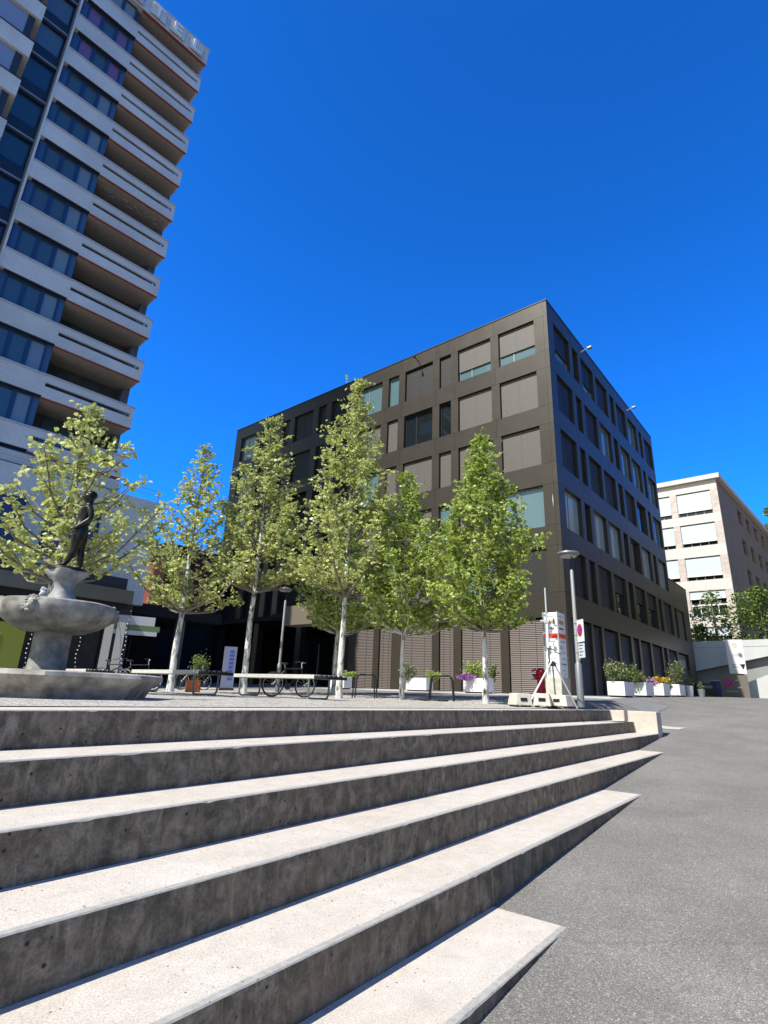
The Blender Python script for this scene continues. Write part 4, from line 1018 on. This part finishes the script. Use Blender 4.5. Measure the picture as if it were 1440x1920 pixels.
# ------------------------------------------------------------------ benches
slat_w = noisy('pale weathered timber', (.42, .41, .38), (.56, .55, .51), 14, .7, .15, .004)
def bench(az, D, L, rz, label, leg_x):
    x, y = W2(az, D); o = thing('bench', label, 'bench', (x, y, GZ(x, y)), rz, 'flat slatted benches on the plaza')
    m_ = MB(); n = 9
    for k in range(n): yy = -.36+k*.08; m_.box(-L/2, L/2, yy, yy+.066, .48, .57)
    m_.build('seat', slat_w, o, bevel=.006)
    m_ = MB()
    for lx in leg_x: m_.box(lx-.03, lx+.03, -.34, .34, .47, .499)
    m_.build('seat_frame', dark_metal, o)
    for lx in leg_x:
        pts = [(lx, -.33, .48), (lx, -.33, .12), (lx, -.29, .04), (lx, -.22, .025), (lx, .22, .025), (lx, .29, .04), (lx, .33, .12), (lx, .33, .48)]
        MB().tube(pts, .024, 8).build('leg', lamp_grey, o, sharp=60)
    m_ = MB()
    for k in range(9): yy = -.36+k*.08; m_.box(L/2+.002, L/2+.42, yy, yy+.05, .485, .54)
    m_.box(L/2+.003, L/2+.41, -.35, .34, .47, .484)
    for k in range(5): m_.blob((L/2+.1+.07*k, -.2+.11*k*.8, .55), (.035, .03, .028), 8, 5)
    m_.build('end_rack', dark_metal, o)
    return o

BR = R(90-132)
def ctr(xe, ye, L): d = dirv(132); x, y = xe-d.x*L/2, ye-d.y*L/2; return math.degrees(math.atan2(x, y)), math.hypot(x, y)
az, D = ctr(-1.15, 13.75, 3.6); bench(az, D, 3.3, BR, 'long pale slatted bench in the middle with a bicycle behind it', (-1.35, 1.45))
az, D = ctr(-3.85, 13.6, 3.7); bench(az, D, 3.4, BR, 'pale slatted bench just right of the fountain basin, one end hidden by it', (-1.4, 1.5))
az, D = ctr(-8.4, 17.4, 3.6); bench(az, D, 3.3, BR, 'pale bench seen low behind the fountain column', (-1.35, 1.45))

# ------------------------------------------------------------------ bicycles and racks
tyre_m = mat('black rubber', (.012, .012, .012), .7); chrome = mat('bright metal', (.55, .56, .57), .4, .35)
def bicycle(x, y, rz, label, col, lean=.1):
    o = thing('bicycle', label, 'bicycle', (x, y, GZ(x, y)), rz); o.rotation_euler.x = lean
    def ring(cx_, r_, t_, n=28): return [(cx_+r_*math.cos(2*PI*k/n), 0, .34+r_*math.sin(2*PI*k/n)) for k in range(n)]
    for cx_ in (-.52, .52):
        w = MB().tube(ring(cx_, .325, .02), .019, 6, True).build('wheel', tyre_m, o, sharp=180)
        MB().tube(ring(cx_, .30, .01), .009, 5, True).build('rim', chrome, w, sharp=180)
        m_ = MB()
        for k in range(14): a = 2*PI*k/14; m_.tube([(cx_, .012*(-1)**k, .34), (cx_+.3*math.cos(a), 0, .34+.3*math.sin(a))], .0022, 3)
        m_.tube([(cx_, -.05, .34), (cx_, .05, .34)], .02, 8); m_.build('spokes', chrome, w)
    m_ = MB(); bb = (-.08, 0, .30); st_ = (-.20, 0, .78); hd = (.34, 0, .80); hb = (.37, 0, .66)
    for a, b_ in ((bb, st_), (bb, hb), (st_, hd), (hd, hb)): m_.tube([a, b_], .017, 8)
    for s_ in (-.045, .045): m_.tube([(-.52, s_, .34), (-.08, s_*.6, .30)], .009, 6); m_.tube([(-.52, s_, .34), (-.19, s_*.4, .74)], .008, 6); m_.tube([(.52, s_, .34), (.38, s_*.7, .66)], .011, 6)
    m_.build('frame', col, o, sharp=60)
    MB().tube([(.34, 0, .80), (.32, 0, .94), (.36, 0, .97)], .013, 6).build('stem', chrome, o)
    MB().tube([(.24, -.29, .95), (.34, -.2, .98), (.37, 0, .97), (.34, .2, .98), (.24, .29, .95)], .012, 6).build('handlebar', dark_metal, o, sharp=180)
    m_ = MB(); m_.blob((-.25, 0, .91), (.13, .07, .03), 12, 6); m_.build('saddle', tyre_m, o, sharp=180); MB().tube([(-.20, 0, .77), (-.235, 0, .9)], .012, 6).build('seat_post', chrome, o)
    m_ = MB(); m_.lathe([(.09, -.006), (.09, .006)], 20); q = m_.build('chainring', dark_metal, o, loc=(-.08, -.05, .30)); q.rotation_euler.x = PI/2
    m_ = MB(); m_.tube([(-.08, -.07, .30), (.02, -.08, .17), (.02, -.16, .17)], .009, 5); m_.tube([(-.08, .07, .30), (-.18, .08, .43), (-.18, .16, .43)], .009, 5); m_.build('pedals', dark_metal, o)
    return o
x, y = W2(-8.7, 16.6); bicycle(x, y, R(38), 'black bicycle parked behind the long middle bench', dark_metal, .08)
x, y = W2(-22.8, 20.2); bicycle(x, y, R(15), 'dark bicycle in the shade between fountain and short bench', dark_metal, -.08)
x, y = W2(-24.6, 21.0); bicycle(x, y, R(-20), 'dark bicycle behind the right edge of the fountain bowl', dark_metal, .1)
x, y = W2(-17.7, 24.5); bicycle(x, y, R(50), 'bicycle with pale handlebar in the shade by the dark plant', dark_metal, .06)
def rack(az, D, rz, label):
    x, y = W2(az, D); o = thing('bike_rack', label, 'bike rack', (x, y, GZ(x, y)), rz, 'steel bicycle racks')
    for yy in (-.16, .16):
        pts = [(-.36, yy, 0), (-.31, yy, .58), (-.27, yy, .68), (-.2, yy, .71), (.2, yy, .71), (.27, yy, .68), (.31, yy, .58), (.36, yy, 0)]
        MB().tube(pts, .022, 8).build('hoop', dark_metal, o, sharp=60)
rack(-1.2, 18.1, R(-12), 'left bicycle rack standing just right of the tallest tree')
rack(6.4, 17.0, R(-12), 'right bicycle rack standing left of the bright conical tree')
x, y = W2(5.6, 16.7); o = thing('bike_lock', 'black chain lock lying at the foot of the right bicycle rack', 'lock', (x, y, GZ(x, y)))
MB().tube([(.35*math.cos(a)+.12*math.sin(3*a), .2*math.sin(a), .03+.02*math.sin(2*a)) for a in [k*2*PI/20 for k in range(20)]], .016, 6, True).build('chain', tyre_m, o, sharp=180); MB().box(.3, .42, -.04, .04, 0, .06).build('padlock', dark_metal, o)

# ------------------------------------------------------------------ street lamps
def lamp(az, D, label, H=4.05, hx=-.06):
    x, y = W2(az, D); o = thing('street_lamp', label, 'street lamp', (x, y, GZ(x, y)), R(-az), 'disc headed street lamps')
    MB().lathe([(.088, 0), (.088, 1.05), (.06, 1.09), (.055, 1.1)], 18).build('base', lamp_grey, o, sharp=40)
    MB().lathe([(.052, 1.1), (.046, H-.55), (.03, H-.5)], 16).build('pole', grey_metal, o, sharp=40)
    MB().tube([(0, 0, H-.52), (.02, 0, H-.42), (.05, 0, H-.2), (hx*.5, 0, H-.05)], [.028, .02, .016, .016], 8).build('neck', dark_metal, o, sharp=180)
    MB().lathe([(.02, H-.11), (.25, H-.10), (.30, H-.06), (.29, H-.02), (.12, H+.03), (.02, H+.035)], 28, (hx, 0)).build('lamp_head', lamp_grey, o, sharp=40)
    MB().lathe([(.22, H-.13), (.22, H-.111)], 24, (hx, 0)).build('lens', mat('frosted lens', (.35, .36, .34), .4) if 'frosted lens' not in bpy.data.materials else bpy.data.materials['frosted lens'], o)
    return o
L1 = lamp(19.45, 15.6, 'grey disc lamp post right of the sign pillar carrying a no-parking sign')
lamp(-9.78, 23.0, 'thin grey disc lamp post in front of the dark arcade', 4.1)
x, y = W2(19.45, 15.6); z = GZ(x, y)
o = thing('no_parking_sign', 'white plate with round blue and red no-parking sign strapped to the lamp post', 'traffic sign', (x, y, z), R(-19.45-68))
MB().box(.07, .47, .0, .02, 1.60, 2.16).build('sign_plate', white_p, o); roundel(o, .27, 1.90, .155, -.002)
MB().box(.09, .45, -.002, .018, 1.20, 1.56).build('lower_plate', mat('pale blue plate', (.55, .62, .66), .5), o)
m_ = MB()
for k, w in enumerate((.26, .2, .26, .17)): m_.box(.14, .14+w, -.006, -.0021, 1.50-k*.08, 1.52-k*.08)
m_.build('small_print', frame_m, o)
m_ = MB()
for zz in (1.35, 1.8, 2.1): m_.tube([(-.05, .05, zz), (.02, -.052, zz), (.1, .0, zz)], .012, 5)
m_.tube([(.06, .035, 1.15), (.06, .035, 2.2)], .018, 6); m_.build('bracket', grey_metal, o)

# ------------------------------------------------------------------ sign pillar
x, y = W2(17.5, 15.9); z = GZ(x, y)
o = thing('sign_pillar', 'white directory pillar with coloured company lines on a concrete base', 'sign pillar', (x, y, z), R(90-40-90))
pw, pd = .215, .29
MB().box(-pw, pw, -pd, pd, 0, .70).build('base', conc_block, o, bevel=.01)
sp_w = mat('white sign board', (.72, .75, .76), .35)
MB().box(-pw+.02, pw-.02, -pd+.03, pd-.03, .70, 2.40).build('board', sp_w, o, bevel=.012)
MB().box(-pw, -pw+.025, -pd-.005, pd-.0, .69, 2.42).box(pw-.025, pw, -pd-.005, -pd, .69, 2.42).build('edge_profile', grey_metal, o)
gold = mat('ochre lettering', (.45, .30, .06), .5); redp = mat('red sign strip', (.75, .05, .02), .45); inkm = mat('dark ink', (.05, .055, .08), .6); greyk = mat('grey ink', (.30, .33, .35), .6); bluek = mat('blue ink', (.03, .16, .5), .5)
def marks(face):
    # face: function (u, z, du, dz) -> adds a thin plate on that face; rows follow the photograph's lines of tiny lettering
    rn = random.Random(3)
    def row(zc, h, u0, u1, m_, n):
        mb = MB(); w = (u1-u0)/n
        for i in range(n): 
            a = u0+i*w; hh = h*rn.uniform(.6, 1.0); zz_ = .70+(zc-.70)*.815; face(mb, (a+w*.12)*.8, (a+w*.85)*.8, zz_-hh/2, zz_+hh/2)
        mb.build('lettering', m_, o)
    row(2.66, .025, -.2, .1, greyk, 12); row(2.47, .13, -.2, .14, gold, 5); row(2.26, .05, -.2, .12, inkm, 6)
    mb = MB(); face(mb, -.185, .185, 1.72, 1.84); mb.build('red_strip', redp, o)
    row(1.84, .04, -.15, .15, greyk, 9); row(1.64, .12, -.19, -.04, greyk, 2); row(1.5, .03, -.1, .15, greyk, 8); row(1.3, .035, -.08, .1, greyk, 6)
    row(1.13, .035, -.14, .17, bluek, 8); row(.93, .02, -.1, .15, greyk, 8); row(.82, .025, 0, .15, greyk, 5)
marks(lambda mb, a, b, c, d: mb.box(a, b, -pd+.024, -pd+.0296, c, d))
marks(lambda mb, a, b, c, d: mb.box(pw-.0199, pw-.014, a*1.2, b*1.2, c, d))

# ------------------------------------------------------------------ tripod mast with concrete feet, hydrant
x, y = W2(16.78, 14.8); z = GZ(x, y)
o = thing('tripod_mast', 'white telescopic mast on splayed tripod legs in front of the pillar', 'mast', (x, y, z), R(-16.8))
MB().tube([(0, 0, .75), (0, 0, 2.1)], .035, 10).build('mast_tube', white_p, o, sharp=60); MB().tube([(0, 0, 2.1), (0, 0, 2.95)], .022, 8).build('upper_tube', chrome, o, sharp=60)
m_ = MB(); m_.box(-.06, .05, -.05, .05, 2.05, 2.1); m_.box(-.16, -.05, -.02, .02, 2.08, 2.12); m_.build('clamp', chrome, o)
m_ = MB(); m_.box(-.02, .16, -.05, .05, .98, 1.08); m_.build('hub', dark_metal, o)
for a, b_ in (((.10, -.04, 1.16), (-.56, -.2, 0)), ((.10, 0, 1.1), (.60, -.12, 0)), ((.08, .03, 1.1), (.12, .75, 0))): MB().tube([a, b_], .021, 8).build('leg', white_p if b_[0] < 0 else grey_metal, o, sharp=60)
MB().tube([(-.03, -.04, 1.42), (.02, -.06, 1.4), (.12, -.08, 1.38), (.2, -.1, 1.3), (.3, -.1, 1.27)], .014, 6).tube([(0, -.05, 1.42), (.0, -.06, 1.2), (.02, -.05, 1.0)], .014, 6).build('cable', tyre_m, o, sharp=180)
def footblock(az, D, w, h, d, label, rz):
    x, y = W2(az, D); o = thing('concrete_block', label, 'concrete block', (x, y, GZ(x, y)), rz, 'loose cast concrete blocks'); m_ = MB()
    s = .8; m_.prism([(-w/2, -d/2), (w/2, -d/2), (w/2, d/2), (-w/2, d/2)], .04, h, [(-w/2*s, -d/2*s), (w/2*s, -d/2*s), (w/2*s, d/2*s), (-w/2*s, d/2*s)])
    m_.build('block', conc_block, o, bevel=.02); MB().box(-.08, .08, -d/2-.0, -d/2+.03, h*.45, h*.68).build('hand_hole', void_m, o)
    m_ = MB(); m_.box(-w/2+.04, -w/2+.12, -d/2+.04, d/2-.04, 0, .041); m_.box(w/2-.12, w/2-.04, -d/2+.04, d/2-.04, 0, .041); m_.build('foot', tyre_m, o)
footblock(13.9, 14.7, .46, .32, .5, 'left pale concrete block at the foot of the tripod', R(10))
footblock(16.0, 14.7, .42, .33, .45, 'middle pale concrete block with a dark hand hole under the mast', R(-20))
footblock(17.6, 14.9, .56, .30, .4, 'right darker concrete block in front of the pillar base', R(-45))
x, y = W2(15.75, 17.5); z = GZ(x, y)
o = thing('fire_hydrant', 'red hydrant with white cap half hidden behind the tripod leg', 'hydrant', (x, y, z), R(-16))
MB().lathe([(.09, 0), (.09, .28), (.07, .3)], 14).build('foot_pipe', chrome, o, sharp=40)
MB().lathe([(.1, .27), (.13, .3), (.13, .38), (.11, .42), (.11, .78), (.14, .80), (.14, .86), (.1, .95), (.03, .99)], 18, (.06, 0)).build('body', red_m, o, sharp=40)
m_ = MB(); m_.tube([(.0, -.02, .72), (-.16, -.1, .74)], .075, 12); m_.build('outlet', red_m, o, sharp=50); MB().tube([(-.16, -.1, .70), (-.2, -.16, .70)], .06, 12).build('cap', white_p, o, sharp=50); MB().tube([(-.06, 0, .93), (-.2, 0, .9)], .03, 8).build('handle', red_m, o)
# crate and blue upright banner by the arcade
x, y = W2(-17.65, 20.0); o = thing('orange_crate', 'orange brown box on the gravel beside the short bench', 'crate', (x, y, GZ(x, y)), R(10))
MB().box(-.22, .22, -.16, .16, .0, .36).build('box', orange_m, o, bevel=.01); MB().box(-.24, .24, -.18, .18, .361, .39).build('lid', orange_m, o)
x, y = W2(-14.6, 24.5); o = thing('upright_banner', 'white upright banner with blue vertical lettering in the dark arcade', 'banner', (x, y, GZ(x, y)), R(14.6))
MB().box(-.26, .26, 0, .05, .1, 1.75).build('board', mat('shade darkened board', (.15, .17, .27), .5), o); MB().box(-.3, .3, -.1, .15, 0, .1).build('foot', dark_metal, o)  # board colour darkened to stand in for the arcade shade
m_ = MB(); rn = random.Random(9)
for k in range(8): m_.box(-.02, .16, -.006, -.001, .42+k*.155, .42+k*.155+.1)
m_.build('lettering', blue_m, o)

# ------------------------------------------------------------------ leaf and bud litter, too small and many to count
rn = random.Random(77); m_ = MB()
def bit(x, y, z, sz):
    a = rn.uniform(0, 2*PI); b = len(m_.v); c_, s_ = math.cos(a)*sz, math.sin(a)*sz
    m_.v += [(x-c_, y-s_, z), (x+s_*.45, y-c_*.45, z+sz*.3), (x+c_, y+s_, z+sz*.15), (x-s_*.5, y+c_*.5, z+sz*.1)]; m_._f(b, b+1, b+2, b+3)
for k in range(420):
    i = rn.choice((0, 1, 2, 3, 4)); sx = rn.uniform(0, (17, 17, 17, 14, 9.5)[i]); q = rn.random()**2.2*(TREAD-.06)+.01
    x, y = SP(sx, P1-i*TREAD+TREAD-q if i else P1+.45-q*.7); bit(x, y, -i*RISE+.004, rn.uniform(.004, .011))
for k in range(500):
    s_ = rn.uniform(1, 26); p_ = rn.uniform(-9, 3.2-(s_ < 14)*.9)
    if p_ > 1.1 and s_ < 17 : continue
    x, y = SP(s_, p_); bit(x, y, GZ(x, y)+.004, rn.uniform(.004, .012))
for k in range(900):
    s_ = rn.uniform(0, 17); p_ = rn.uniform(5.4, 16)
    x, y = SP(s_, p_); bit(x, y, GZ(x, y)+.012, rn.uniform(.01, .03))
tag(m_.build('leaf_litter', noisy('dry litter', (.12, .09, .04), (.35, .30, .14), 20, .9, 0)), kind='stuff')
